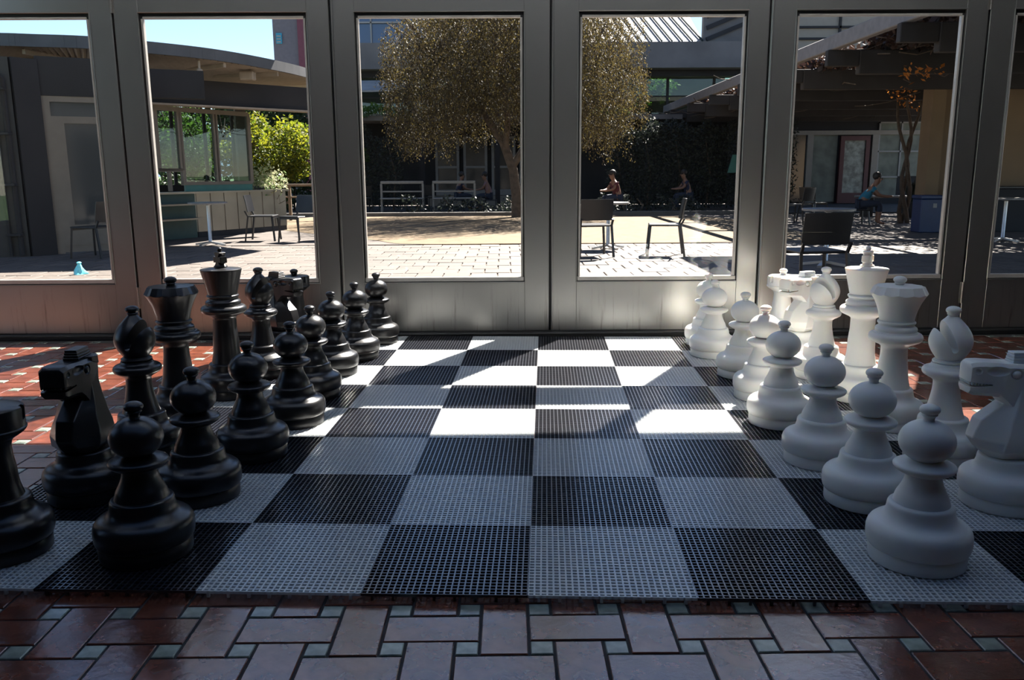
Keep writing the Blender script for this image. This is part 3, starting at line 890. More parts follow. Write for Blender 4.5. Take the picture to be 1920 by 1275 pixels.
# paving beside and beyond the gravel, the gravel bed itself, its kerb and the planting bed
def blob(pts, n=6):
    out = []
    for i in range(len(pts)):
        a, b, c, d = pts[i-1], pts[i], pts[(i+1) % len(pts)], pts[(i+2) % len(pts)]
        for k in range(n):
            t = k/n
            out.append(tuple(0.5*((2*b[q]) + (-a[q]+c[q])*t + (2*a[q]-5*b[q]+4*c[q]-d[q])*t*t + (-a[q]+3*b[q]-3*c[q]+d[q])*t**3) for q in (0, 1)))
    return out
MB().box(-30, 40, 11.72, 27.0, -0.05, -0.002).build('paving_far', M['pave'], kind='structure')
gravel = [(-1.6, 11.75), (0.5, 11.73), (3.2, 11.74), (5.2, 12.4), (5.6, 15.5), (5.0, 19.8), (2.0, 20.5), (-2.0, 20.6), (-5.5, 20.2), (-6.0, 17.5), (-3.7, 14.2), (-2.35, 12.6)]
MB().prism(blob(gravel), -0.03, 0.004).build('gravel_bed', M['sand'], kind='structure')
MB().rbox(-9, 6.5, 20.75, 20.95, -0.02, 0.10, .01).build('kerb', M['curb'], kind='structure')
MB().box(-9, 16, 20.95, 27.0, -0.02, 0.03).build('planting_bed', M['dark_wall'], kind='structure')
MB().box(-400, 400, 44, 900, -0.3, -0.1).build('far_plain', M['lawn'], kind='structure')
hb = MB()
hp = [(-300, 4.0), (-200, 6.5), (-120, 7.0), (-60, 5.5), (0, 6.5), (80, 6.0), (200, 7.5), (320, 5.0)]
hb.loft([[(x, 420, -1), (x, 500, -1), (x, 460, h*1.5)] for x, h in hp])
hb.build('distant_hills', M['hill'], kind='structure')

# ------------------------------------------------------------------ foliage and trees
def rnd_leaves(centers, size, sizevar=.4, droop=0.0, aspect=2.0):
    """small leaf quads at the given centres; returns verts, faces"""
    n = len(centers)
    a = RNG.uniform(0, 2*np.pi, n); tilt = RNG.uniform(-1, 1, n)*(1 - droop*.6)
    d = np.stack([np.cos(a)*np.cos(tilt), np.sin(a)*np.cos(tilt), np.sin(tilt) - droop], 1)
    d /= np.linalg.norm(d, axis=1)[:, None]
    r = RNG.normal(size=(n, 3)); w = np.cross(d, r); w /= np.linalg.norm(w, axis=1)[:, None]
    sz = size*(1 + RNG.uniform(-sizevar, sizevar, n))[:, None]
    L_ = d*sz; W_ = w*sz/aspect/2
    c = np.asarray(centers)
    v = np.stack([c, c + L_*.5 + W_, c + L_, c + L_*.5 - W_], 1).reshape(-1, 3)
    f = np.arange(4*n).reshape(-1, 4)
    return v, f
def leaf_obj(name, centers, size, m, parent=None, kind=None, **k):
    v, f = rnd_leaves(centers, size, **k)
    me = bpy.data.meshes.new(name)
    me.from_pydata(v.tolist(), [], f.tolist())
    me.materials.append(m)
    return put(name, me, parent, kind)
def clump(c, r, n):
    """points filling ellipsoidal shells"""
    p = RNG.normal(size=(n, 3)); p /= np.linalg.norm(p, axis=1)[:, None]
    return np.asarray(c) + p*np.asarray(r)*(RNG.uniform(.35, 1, n)**.5)[:, None]
def crown(cx, cy, cz, rx, ry, rz, nclump, nleaf, sub=.35, base=-.6):
    out = []
    for _ in range(nclump):
        p = RNG.normal(size=3); p /= np.linalg.norm(p); p *= RNG.uniform(.3, 1)**.5
        if p[2] < base: p[2] = base
        out.append(clump((cx + p[0]*rx, cy + p[1]*ry, cz + p[2]*rz), (sub, sub, sub*.7), nleaf))
    return np.concatenate(out)
def branches(mb, p, d, r, depth, length, spread=.6, n=3):
    q = p
    pts = [Vector(p)]; dd = Vector(d).normalized()
    for k in range(3):
        dd = (dd + Vector((RNG.uniform(-.18, .18), RNG.uniform(-.18, .18), RNG.uniform(-.05, .12)))).normalized()
        pts.append(pts[-1] + dd*length/3)
    mb.tube(pts, [r, r*.88, r*.76, r*.64], 7 if depth > 1 else 5)
    if depth > 0:
        for k in range(n):
            a = RNG.uniform(0, 2*math.pi)
            nd = (dd + Vector((math.cos(a), math.sin(a), RNG.uniform(-.1, .5)))*spread).normalized()
            branches(mb, pts[-1 if k else 2], nd, r*.6, depth-1, length*.72, spread, n)

# the pepper tree over the gravel: leaning trunk, curtains of hanging leaves
tr = empty('pepper_tree', (0.25, 20.0, 0), label='large drooping tree with olive brown leaves beside the gravel', cat='tree')
tb = MB()
tb.tube([(0, 0, -.05), (-.02, 0, .5), (-.10, 0, 1.2), (-.35, .05, 1.9), (-.75, .1, 2.5)], [.16, .13, .12, .11, .10], 12)
branches(tb, (-.75, .1, 2.45), (-.35, .1, 1), .08, 3, 1.35, .7)
branches(tb, (-.12, 0, 1.3), (.55, .2, 1), .10, 3, 1.9, .7)
branches(tb, (-.3, 0, 1.8), (.05, -.3, 1), .09, 3, 1.8, .7)
tb.build('trunk', M['bark'], tr, smooth=60)
cent = []
for _ in range(3200):
    a = RNG.uniform(0, 2*np.pi); q = RNG.uniform(0, 1)**.55
    x = math.cos(a)*q*3.35 - .05; y = math.sin(a)*q*2.9
    top = 6.6 - 2.0*(x/3.35)**2 - RNG.uniform(0, 3.4)
    edge = abs(x + .1)/3.75
    low = 1.35 + RNG.uniform(0, .75) + (0.25 if abs(x) > 3 else 0)
    if x > 2.6: low += .6
    ln = RNG.uniform(.5, 1.5)
    bot = max(low, top - ln)
    n = max(5, int((top - bot)*62))
    if top <= bot + .1: continue
    t = np.linspace(0, 1, n)
    sx, sy = RNG.uniform(-.15, .15, 2)
    cent.append(np.stack([x + sx*t + RNG.normal(0, .055, n), y + sy*t + RNG.normal(0, .055, n), top + (bot - top)*t], 1))
cent = np.concatenate(cent)
leaf_obj('foliage', cent, .056, M['leaf_olive'], tr, droop=1.1, aspect=2.2)

def simple_tree(name, label, loc, h, rad, leafm, nclump, nleaf, size, trunk_r=.1, zc=None, group=None):
    r = empty(name, loc, label=label, cat='tree')
    if group: r['group'] = group
    t = MB(); t.tube([(0, 0, -.05), (.03, 0, h*.25), (-.04, .03, h*.5)], [trunk_r, trunk_r*.8, trunk_r*.6], 9)
    for k in range(3): branches(t, (0, 0, h*(.25 + .1*k)), (math.cos(k*2.1), math.sin(k*2.1), 1.1), trunk_r*.5, 2, h*.28, .7)
    t.build('trunk', M['bark'], r, smooth=60)
    leaf_obj('foliage', crown(0, 0, zc or h*.62, rad[0], rad[1], rad[2], nclump, nleaf), size, leafm, r)
    return r
simple_tree('garden_tree', 'bright yellow green tree behind the café, right of its windows', (-6.5, 21.5, 0), 2.9, (1.35, .9, .95), M['leaf_yellow'], 75, 130, .11, zc=1.75)
simple_tree('garden_tree', 'tall dark green tree above the yellow green one', (-7.7, 27.5, 0), 4.8, (2.3, 1.0, 1.2), M['leaf_dark'], 90, 130, .15, zc=3.3)
simple_tree('garden_tree', 'green tree seen through the middle café window', (-10.9, 25.0, 0), 4.0, (1.15, 1.1, 1.35), M['leaf_green'], 55, 100, .12, zc=2.3)
simple_tree('garden_tree', 'green tree seen through the right café window', (-9.0, 22.0, 0), 3.6, (.8, 1.0, 1.1), M['leaf_green'], 50, 100, .11, zc=1.9)
simple_tree('garden_bush', 'dark bush low behind the middle café window', (-9.5, 19.5, 0), 1.1, (1.3, .5, .38), M['leaf_dark'], 30, 90, .10, trunk_r=.04, zc=.85)['category'] = 'bush'
simple_tree('garden_bush', 'green leaves standing in for reflections behind the far arcade glass', (3.5, 28.9, 0), 4.4, (2.6, .7, .6), M['leaf_green'], 60, 110, .13, zc=3.9)['category'] = 'bush'  # foliage put inside the arcade to imitate green window reflections
b = simple_tree('variegated_shrub', 'small shrub with pale edged leaves at the end of the café counter', (-4.95, 15.35, 0), 1.1, (.20, .2, .2), M['leaf_pale'], 22, 40, .07, trunk_r=.02, zc=.98)
b['category'] = 'shrub'

# ------------------------------------------------------------------ café kiosk on the left
k = empty('cafe_kiosk', (-6.8, 12.8, 0), label='small café building with curved metal roof, corner windows and a metal counter', cat='building')
kx, ky = -6.8, 12.8
def KB(): return MB()
def loc(p): return (p[0] - kx, p[1] - ky)
# facade running along the left window pane of the lobby
W0, W1_, W2_, W3_ = (-11.0, 8.25), (-6.93, 10.10), (-6.72, 10.38), (-5.55, 11.02)
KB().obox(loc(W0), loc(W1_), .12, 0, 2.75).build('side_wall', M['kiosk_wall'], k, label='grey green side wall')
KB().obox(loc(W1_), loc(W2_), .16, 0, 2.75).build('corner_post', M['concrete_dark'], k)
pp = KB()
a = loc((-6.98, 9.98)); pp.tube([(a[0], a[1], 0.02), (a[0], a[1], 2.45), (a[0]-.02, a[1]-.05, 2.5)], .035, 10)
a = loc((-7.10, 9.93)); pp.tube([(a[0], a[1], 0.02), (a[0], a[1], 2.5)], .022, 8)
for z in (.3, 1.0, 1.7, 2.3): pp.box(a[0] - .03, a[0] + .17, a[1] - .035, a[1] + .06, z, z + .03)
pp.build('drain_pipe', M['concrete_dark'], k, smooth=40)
# door in the facade
def along(p, q, t): return (p[0] + (q[0]-p[0])*t, p[1] + (q[1]-p[1])*t)
def panel(p, q, t0, t1, z0, z1, w, name, m, parent=None, label=None):
    return KB().obox(loc(along(p, q, t0)), loc(along(p, q, t1)), w, z0, z1).build(name, m, parent or k, label=label)
dr = panel(W2_, W3_, .03, .97, 0.02, .12, .06, 'door', M['beige_frame'], label='beige framed glass door')
for t0, t1, z0, z1 in ((.0, .10, 0, 2.26), (.90, 1.0, 0, 2.26), (.10, .90, 2.18, 2.26), (.10, .22, .12, 1.88), (.80, .90, .12, 1.88), (.10, .90, 1.88, 1.98), (.22, .80, .12, .42)):
    panel(W2_, W3_, t0, t1, z0, z1, .08, 'door_frame', M['beige_frame'], dr)
panel(W2_, W3_, .22, .80, .42, 1.88, .02, 'door_pane', M['door_dark'], dr)
panel(W2_, W3_, .10, .90, 1.98, 2.18, .02, 'transom_pane', M['door_dark'], dr)
# back part of the kiosk with windows over the counter
C0, C1 = (-6.55, 12.25), (-4.97, 14.90)
def wpanel(t0, t1, z0, z1, w, name, m, parent=None, off=(-.12, .07), label=None):
    p, q = along(C0, C1, t0), along(C0, C1, t1)
    return KB().obox((p[0]-kx+off[0], p[1]-ky+off[1]), (q[0]-kx+off[0], q[1]-ky+off[1]), w, z0, z1).build(name, m, parent or k, label=label)
ws = [.29, .455, .715, .985]
for i in range(3):
    fz0 = .98 if i else 1.22
    wf = wpanel(ws[i], ws[i] + .022, fz0, 2.30, .07, 'window', M['beige_frame'])
    wpanel(ws[i+1] - .012, ws[i+1] + .012, fz0, 2.30, .07, 'mullion', M['beige_frame'], wf)
    wpanel(ws[i], ws[i+1], 2.25, 2.33, .08, 'head', M['beige_frame'], wf)
    wpanel(ws[i], ws[i+1], fz0 - .03, fz0 + .03, .08, 'sill', M['beige_frame'], wf)
    wpanel(ws[i] + .02, ws[i+1] - .01, fz0 + .03, 2.25, .008, 'pane', M['dark_glass'], wf)
wpanel(0.0, .455, 1.20, 1.25, .08, 'window_bar', M['beige_frame'])
wpanel(0.36, .375, .85, 1.20, .07, 'window_bar', M['beige_frame'])
wpanel(.47, .985, .83, .95, .05, 'apron_panel', M['teal'], label='teal panel under the windows')
# the glazed wall on the far side of the kiosk
B0, B1 = (-9.6, 15.2), (-6.2, 17.4)
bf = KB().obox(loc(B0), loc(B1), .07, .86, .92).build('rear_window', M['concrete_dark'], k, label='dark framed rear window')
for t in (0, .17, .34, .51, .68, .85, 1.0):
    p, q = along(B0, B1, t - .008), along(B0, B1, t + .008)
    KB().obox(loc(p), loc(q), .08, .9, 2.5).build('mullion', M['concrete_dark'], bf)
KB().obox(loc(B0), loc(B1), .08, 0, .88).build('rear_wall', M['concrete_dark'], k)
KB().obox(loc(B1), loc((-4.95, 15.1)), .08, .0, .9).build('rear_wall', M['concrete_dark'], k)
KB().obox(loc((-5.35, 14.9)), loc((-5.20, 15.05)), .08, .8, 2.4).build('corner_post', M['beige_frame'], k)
# counter
ct = KB().obox(loc(along(C0, C1, .50)), loc((-4.62, 15.5)), .06, .10, .80).build('counter_front', M['counter'], k, label='reflective beige metal counter front')
p, q = along(C0, C1, .50), (-4.62, 15.5)
n_ = 7
for i in range(1, n_):
    a = along(p, q, i/n_); b_ = along(p, q, i/n_ + .004)
    KB().obox((a[0]-kx+.03, a[1]-ky-.018), (b_[0]-kx+.03, b_[1]-ky-.018), .012, .10, .80).build('panel_joint', M['counter'], ct)
KB().obox((C0[0]-kx-.05, C0[1]-ky+.03), (q[0]-kx-.02, q[1]-ky+.03), .32, .80, .835).build('counter_top', M['counter'], k)
KB().obox(loc(p), loc(q), .04, 0, .10).build('counter_plinth', M['dark_wall'], k)
# open shelf bay left of the counter
KB().obox(loc(along(C0, C1, -.05)), loc(along(C0, C1, .49)), .05, 0, .80).build('shelf_back', M['teal_dark'], k)
for z in (.34, .60):
    p2, q2 = along(C0, C1, -.05), along(C0, C1, .49)
    KB().obox((p2[0]-kx+.12, p2[1]-ky-.08), (q2[0]-kx+.12, q2[1]-ky-.08), .24, z, z + .03).build('shelf', M['counter'], k)
# roof beams, curved canopy and corrugated soffit
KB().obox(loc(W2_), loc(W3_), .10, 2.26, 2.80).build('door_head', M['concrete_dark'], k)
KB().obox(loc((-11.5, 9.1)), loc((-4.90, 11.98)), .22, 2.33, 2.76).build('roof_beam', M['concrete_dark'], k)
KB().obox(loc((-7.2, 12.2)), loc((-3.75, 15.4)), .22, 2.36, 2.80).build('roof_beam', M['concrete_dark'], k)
KB().obox(loc((-7.1, 12.1)), loc((-3.70, 15.3)), .28, 2.33, 2.36).build('beam_flange', M['soffit'], k)
fa = [(-9.6, 10.85), (-8.5, 10.85), (-7.48, 10.95), (-7.07, 11.06), (-6.35, 11.28), (-5.65, 11.83), (-4.93, 12.67), (-4.38, 13.89), (-4.02, 15.26), (-3.95, 16.6)]
def spl(pts, n=5):
    out = []
    P = [pts[0]] + pts + [pts[-1]]
    for i in range(1, len(P) - 2):
        for kk in range(n):
            t = kk/n
            out.append(tuple(0.5*((2*P[i][q]) + (-P[i-1][q]+P[i+1][q])*t + (2*P[i-1][q]-5*P[i][q]+4*P[i+1][q]-P[i+2][q])*t*t + (-P[i-1][q]+3*P[i][q]-3*P[i+1][q]+P[i+2][q])*t**3) for q in (0, 1)))
    return out + [pts[-1]]
fs = spl(fa)
rim = [loc(p) for p in fs]
inner = [(p[0]*.0 - 2.6 + (p[0] + 2.6)*.955, (p[1] - 5)*.975 + 5) for p in rim]
fb = MB()
for i in range(len(rim) - 1):
    fb.obox(rim[i], rim[i+1], .05, 3.02, 3.20)
fb.build('fascia', M['fascia'], k, label='curved grey fascia')
rf = MB()
poly = rim + [loc((-4.6, 18.5)), loc((-12.5, 18.5)), loc((-12.5, 10.9))]
rf.prism(poly, 3.13, 3.17)
rf.build('roof_sheet', M['metal_roof'], k)
# corrugated sheet: waves running across the canopy
nx, ny = 150, 5
cv = []; cf = []
cen = (-2.4, 4.2)
for i in range(nx + 1):
    t = i / nx * (len(rim) - 1); a0 = int(min(t, len(rim) - 2)); fr = t - a0
    px_ = rim[a0][0] + (rim[a0+1][0] - rim[a0][0])*fr; py_ = rim[a0][1] + (rim[a0+1][1] - rim[a0][1])*fr
    for j in range(ny + 1):
        s_ = j/ny*.75
        cv.append((px_ + (cen[0] - px_)*s_, py_ + (cen[1] - py_)*s_, 3.03 + .022*math.cos(i*math.pi) - .10*s_))
for i in range(nx):
    for j in range(ny):
        a0 = i*(ny+1) + j; cf.append((a0, a0+1, a0+ny+2, a0+ny+1))
MB().add(cv, cf).build('corrugated_soffit', M['soffit'], k, label='cream corrugated soffit')
for p0, p1 in (((-7.3, 11.2), (-7.1, 12.4)), ((-5.9, 11.8), (-6.3, 13.0)), ((-4.85, 12.95), (-5.8, 13.7)), ((-4.3, 14.3), (-5.6, 14.6))):
    KB().obox(loc(p0), loc(p1), .05, 2.94, 3.02).build('rafter', M['soffit'], k)
lp = KB(); a = loc((-5.15, 12.55)); lp.lathe([(2.62, .045), (2.64, .05), (2.86, .05), (2.88, .02), (3.0, .02)], 16, a[0], a[1])
lp.build('spot_light', M['soffit'], k, smooth=40)
lp = KB(); a = loc((-4.75, 13.9)); lp.rbox(a[0]-.13, a[0]+.13, a[1]-.1, a[1]+.1, 2.82, 2.98, .02).build('roof_speaker', M['soffit'], k)

# railing beyond the kiosk
rl = empty('wood_railing', (-5.2, 19.0, 0), label='low wooden railing on dark posts right of the café counter', cat='railing')
MB().rbox(-1.1, 1.6, -.05, .05, .84, .90, .01).build('top_rail', M['wood'], rl)
MB().rbox(-1.1, 1.6, -.03, .03, .56, .60, .01).build('mid_rail', M['wood'], rl)
for x in (-1.0, -.2, .6, 1.4): MB().rbox(x - .035, x + .035, -.035, .035, -.01, .84, .008).build('post', M['wood'], rl)

# ------------------------------------------------------------------ tower far behind
t = empty('tower', (-9.3, 37.0, 0), label='tall grey tower with a maroon edge rising behind the café roof', cat='building')
MB().box(-1.0, 1.2, 0, 3, 0, 14).build('wall', M['tower'], t)
MB().box(.12, 1.25, -.15, 0, 0, 14).build('edge_panel', M['pink'], t, label='maroon edge panel')
MB().box(-.86, -.60, -.06, 0, 6.79, 7.24).build('wall_sign', M['sign_teal'], t, label='small teal sign')
for z in (6.84, 6.96, 7.08): MB().box(-.82, -.64, -.09, -.06, z, z + .05).build('sign_mark', M['white_paint'], t)

# ------------------------------------------------------------------ long building at the back of the courtyard
B = empty('arcade_building', (2.5, 27.0, 0), label='long two storey concrete building closing the courtyard behind the tree', cat='building')
def bb(x0, x1, y0, y1, z0, z1, name, m, parent=None, **kk): return MB().box(x0 - 2.5, x1 - 2.5, y0 - 27, y1 - 27, z0, z1).build(name, m, parent or B, **kk)
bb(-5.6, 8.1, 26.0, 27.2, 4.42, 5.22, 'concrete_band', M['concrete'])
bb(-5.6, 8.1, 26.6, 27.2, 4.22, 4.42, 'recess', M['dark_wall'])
bb(-5.6, 2.4, 26.9, 27.2, 5.22, 7.6, 'upper_glazing', M['blue_glass'])
for i in range(6):
    bb(-5.6 + i*1.15, -5.55 + i*1.15, 26.82, 26.9, 5.22, 7.6, 'mullion', M['white_paint'])
bb(-5.6, 1.0, 26.82, 26.9, 5.95, 6.0, 'glazing_bar', M['white_paint'])
rr = MB(); rr.add([(-.2, -.6, 5.24), (3.9, -.6, 5.24), (3.9, 6.0, 8.6), (-.2, 6.0, 8.6), (-.2, -.6, 5.16), (3.9, -.6, 5.16), (3.9, 6.0, 8.5), (-.2, 6.0, 8.5)],
                  [(0,1,2,3),(4,7,6,5),(0,4,5,1),(1,5,6,2),(2,6,7,3),(3,7,4,0)])
rr = rr.build('metal_roof', M['metal_roof'], B, label='pale metal roof with dark standing seams')
for i in range(13):
    x = -.1 + i*.33
    MB().bar((x + .0, -.62, 5.29), (x - .9, 5.98, 8.65), .045, .05).build('roof_seam', M['roof_rib'], rr)
bb(6.45, 8.1, 26.75, 27.0, 5.1, 9.2, 'stair_tower', M['concrete'])
for i in range(5):
    s_ = MB(); z = 5.5 + i*.36
    s_.bar((4.05, -.29, z - .12), (5.50, -.29, z + .45), .08, .13)
    s_.build('louvre', M['dark_wall'], B)
bb(8.1, 14.5, 26.8, 27.4, 4.4, 7.8, 'upper_wall', M['cream'])
for x in (9.2, 10.9, 12.6): bb(x, x + .07, 26.72, 26.8, 4.4, 7.8, 'downpipe', M['dark_wall'])
for z in (4.66, 5.36, 5.72): bb(8.1, 14.5, 26.72, 26.8, z, z + .07, 'wall_rib', M['dark_wall'])
# first floor glazing behind the concrete band
for i in range(9):
    x0 = -5.5 + i*1.55
    if x0 > 7.5: break
    wf = bb(x0, x0 + .08, 27.0, 27.1, 3.0, 4.25, 'window', M['concrete_dark'])
    bb(x0 + .08, x0 + 1.55, 27.03, 27.05, 3.05, 4.23, 'pane', M['green_glass'], wf)
    bb(x0 + .08, x0 + 1.55, 27.0, 27.1, 3.60, 3.64, 'bar', M['concrete_dark'], wf)
aw = MB()
sec = []
for x in np.linspace(-5.7, -3.0, 8):
    dz = .10*math.sin((x + 5.7)/2.7*math.pi)
    sec.append([(x - 2.5, -2.2, 3.70 - dz), (x - 2.5, -2.2, 3.75 - dz), (x - 2.5, -1.1, 4.06), (x - 2.5, -1.1, 4.00)])
aw.loft(sec).build('awning', M['awning'], B, label='pale sagging awning')
bb(-5.6, 5.3, 24.0, 24.25, 2.70, 2.84, 'trellis_beam', M['concrete'])
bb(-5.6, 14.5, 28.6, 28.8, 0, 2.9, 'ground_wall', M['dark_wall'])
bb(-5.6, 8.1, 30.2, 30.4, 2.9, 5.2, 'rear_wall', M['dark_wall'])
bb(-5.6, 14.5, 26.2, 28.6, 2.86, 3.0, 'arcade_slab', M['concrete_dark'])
for x in (-5.4, -2.9, -.4, 2.1, 4.6): bb(x, x + .16, 26.3, 26.5, 0, 2.86, 'arcade_post', M['concrete_dark'])
# white framed glass doors deep in the arcade
for i, x in enumerate((-2.55, -1.55, -.55, .45)):
    d = bb(x, x + .09, 28.45, 28.6, .35, 2.4, 'french_door', M['white_paint'])
    bb(x + .76, x + .85, 28.45, 28.6, .35, 2.4, 'stile', M['white_paint'], d)
    bb(x + .09, x + .76, 28.45, 28.6, 1.30, 1.38, 'rail', M['white_paint'], d)
    bb(x + .09, x + .76, 28.45, 28.6, .35, .55, 'rail', M['white_paint'], d)
    bb(x + .09, x + .76, 28.45, 28.6, 2.32, 2.4, 'rail', M['white_paint'], d)
    bb(x + .09, x + .76, 28.52, 28.55, .55, 2.32, 'pane', M['door_dark'], d)
bb(-2.8, 2.0, 27.9, 28.45, 0, .34, 'plinth', M['cream'])
# right-hand part: cream framed shop front with the dark red door
sf = bb(9.3, 14.5, 26.9, 27.0, 2.33, 2.47, 'shop_front', M['cream'])
for x in (9.3, 10.15, 12.35): bb(x, x + .20, 26.88, 27.0, 0, 2.33, 'post', M['cream'], sf)
bb(10.35, 11.2, 26.98, 27.0, 0.1, 2.33, 'curtain', M['curtain'], sf)
bb(9.5, 10.15, 26.98, 27.0, 0.1, 2.33, 'pane', M['door_dark'], sf)
rd = bb(11.26, 11.40, 26.84, 26.96, .05, 2.29, 'red_door', M['red'])
bb(12.12, 12.26, 26.84, 26.96, .05, 2.29, 'stile', M['red'], rd)
bb(11.40, 12.12, 26.84, 26.96, 2.14, 2.29, 'rail', M['red'], rd)
bb(11.40, 12.12, 26.84, 26.96, .05, .40, 'rail', M['red'], rd)
bb(11.40, 12.12, 26.90, 26.92, .40, 2.14, 'frosted_pane', M['frosted'], rd)
for x0, x1, z0, z1 in ((12.6, 13.3, .95, 1.75), (13.35, 14.2, .95, 1.75), (12.6, 13.3, 1.8, 2.7), (13.35, 14.2, 1.8, 2.7), (12.6, 13.3, .3, .9)):
    w_ = bb(x0, x1, 26.96, 26.98, z0, z1, 'shop_window', M['curtain'])
    bb(x0 - .04, x0 + .01, 26.92, 26.97, z0, z1, 'stile', M['white_paint'], w_)
    bb(x0, x1, 26.92, 26.97, z1, z1 + .05, 'rail', M['white_paint'], w_)
bb(7.5, 14.5, 27.0, 27.1, 0, 3.0, 'rear_wall', M['dark_wall'])

# ------------------------------------------------------------------ hedges, vines
def hedge(name, label, x0, x1, y0, y1, z0, z1, n, m, size=.10, cat='hedge'):
    p = np.stack([RNG.uniform(x0, x1, n), RNG.uniform(y0, y1, n), z0 + (z1 - z0)*RNG.uniform(0, 1, n)], 1)
    # lumpy top edge
    lim = z1 - .25*np.abs(np.sin(p[:, 0]*2.1) + .6*np.sin(p[:, 0]*5.3))
    p = p[p[:, 2] < lim]
    r = empty(name, ((x0+x1)/2, (y0+y1)/2, 0), label=label, cat=cat)
    p -= np.array([(x0+x1)/2, (y0+y1)/2, 0])
    leaf_obj('foliage', p, size, m, r)
    st = MB()
    for x in np.arange(x0 + .3, x1, .9):
        x -= (x0+x1)/2
        st.tube([(x, 0, -.02), (x + .1, .05, z1*.4), (x - .08, -.03, z1*.75)], [.035, .025, .015], 6)
    st.build('stems', M['bark'], r, kind='stuff')
    return r
hedge('climbing_hedge', 'dark wall of climbing leaves right of the pepper tree, under the trellis', 3.0, 8.6, 23.2, 23.9, 0.1, 2.75, 24000, M['leaf_hedge'], .08)
hedge('climbing_hedge', 'dark climbing leaves left of the pepper tree', -5.6, -3.2, 23.6, 24.2, 0.1, 2.6, 7000, M['leaf_hedge'], .08)
hedge('tall_hedge', 'dark mass of evergreen trees behind the yellow green tree', -10.6, -6.1, 24.0, 25.2, 0.0, 3.9, 11000, M['leaf_dark'], .17)
hedge('low_shrubs', 'dark low shrubs along the kerb behind the gravel', -2.9, 5.5, 21.2, 22.2, 0.02, .55, 4200, M['leaf_hedge'], .09, 'shrub')
v = empty('green_vine', (-4.4, 23.9, 0), label='bright green vine draped over the trellis beam left of the tree', cat='vine')
pts = [clump((x, RNG.uniform(-.2, .2), 2.92 + .12*math.sin(x*3)), (.2, .2, .12), 26) for x in np.arange(-1.2, 1.5, .07)]
leaf_obj('foliage', np.concatenate(pts), .11, M['leaf_green'], v)
pts = [clump((.0 - .8*t + .45*t*t*2 + (0 if t < .6 else .1), -.15, 2.80 - 1.25*t), (.09, .08, .06), 22) for t in np.linspace(0, 1, 20)]
leaf_obj('hanging_strand', np.concatenate(pts), .09, M['leaf_green'], v)
st = MB().tube([(-1.2, 0, 2.86), (0, 0, 2.88), (1.5, 0, 2.86)], .015, 6); st.build('stem', M['bark'], v)
v = empty('green_vine', (3.1, 23.95, 0), label='small green vine on the trellis beam right of the tree', cat='vine')
leaf_obj('foliage', np.concatenate([clump((x, 0, 2.92), (.15, .15, .1), 22) for x in np.arange(-.5, .6, .08)]), .10, M['leaf_green'], v)
MB().tube([(-.5, 0, 2.86), (.6, 0, 2.86)], .015, 6).build('stem', M['bark'], v)

# ------------------------------------------------------------------ pergola on the right
pg = empty('pergola', (9.0, 16.0, 0), label='long grey timber pergola with dark rafters on the right of the courtyard', cat='pergola')
px0, py0 = 9.0, 16.0
MB().rbox(5.0 - px0, 5.12 - px0, 6.4 - py0, 25.6 - py0, 2.98, 3.20, .012).build('edge_beam', M['perg_light'], pg, label='pale edge beam')
ys = [6.5, 9.0, 11.45, 13.95, 16.5, 19.1, 21.6, 24.1]
for i, y in enumerate(ys):
    MB().rbox(5.45 - px0, 14.5 - px0, y - py0, y + .16 - py0, 2.62, 2.98, .012).build('rafter', M['perg_dark'], pg)
    MB().rbox(4.95 - px0, 5.45 - px0, y + .02 - py0, y + .14 - py0, 2.74, 2.98, .01).build('rafter_tail', M['perg_dark'], pg)
for x in (5.9, 6.9, 7.9, 8.9, 9.9, 10.9, 11.9, 12.9, 13.9): MB().rbox(x - px0, x + .08 - px0, 6.4 - py0, 25.6 - py0, 2.985, 3.12, .01).build('purlin', M['perg_dark'], pg)
for x, y in ((13.6, 7.5), (13.6, 19.2)): MB().rbox(x - px0, x + .15 - px0, y - py0, y + .15 - py0, 0, 2.98, .01).build('post', M['perg_dark'], pg)
vn = empty('dry_vine', (9.0, 15.0, 0), label='tangle of brown dry vine stems and leaves lying over the pergola', cat='vine')
n = 120000
p = np.stack([RNG.uniform(-3.35, 5.4, n), RNG.uniform(-8.2, 9.5, n), RNG.uniform(3.00, 3.22, n)], 1)
keep = ((np.sin(p[:, 0]*1.7 + .5) + np.sin(p[:, 1]*1.3 + p[:, 0]) + RNG.uniform(-1.2, 1.2, n)) > -1.7) & ~((p[:, 1] > -3.1) & (p[:, 1] < -1.7) & (p[:, 0] < -1.4) & (RNG.uniform(0, 1, n) < .9))
leaf_obj('foliage', p[keep], .12, M['leaf_brown'], vn, aspect=1.5)
tw = MB()
for _ in range(170):
    x, y = RNG.uniform(-3.6, 5.0), RNG.uniform(-8, 10.5); z = RNG.uniform(2.75, 3.15)
    a = RNG.uniform(0, 6.3); q = [(x, y, z)]
    for s_ in range(5):
        a += RNG.uniform(-.7, .7); q.append((q[-1][0] + math.cos(a)*.28, q[-1][1] + math.sin(a)*.28, q[-1][2] + RNG.uniform(-.10, .08)))
    tw.tube(q, .010, 5)
tw.build('twigs', M['bark'], vn, kind='stuff')
pts = []
for cx_, cy_, cz_ in ((8.1 - 9, 15.5 - 15, 2.62), (8.9 - 9, 17.0 - 15, 2.55), (7.3 - 9, 14.0 - 15, 2.60), (6.1 - 9, 11.0 - 15, 2.62), (6.4 - 9, 11.2 - 15, 2.60), (9.6 - 9, 16 - 15, 2.6)):
    pts.append(clump((cx_, cy_, cz_), (.28, .3, .10), 22))
leaf_obj('autumn_leaves', np.concatenate(pts), .09, M['leaf_orange'], vn)
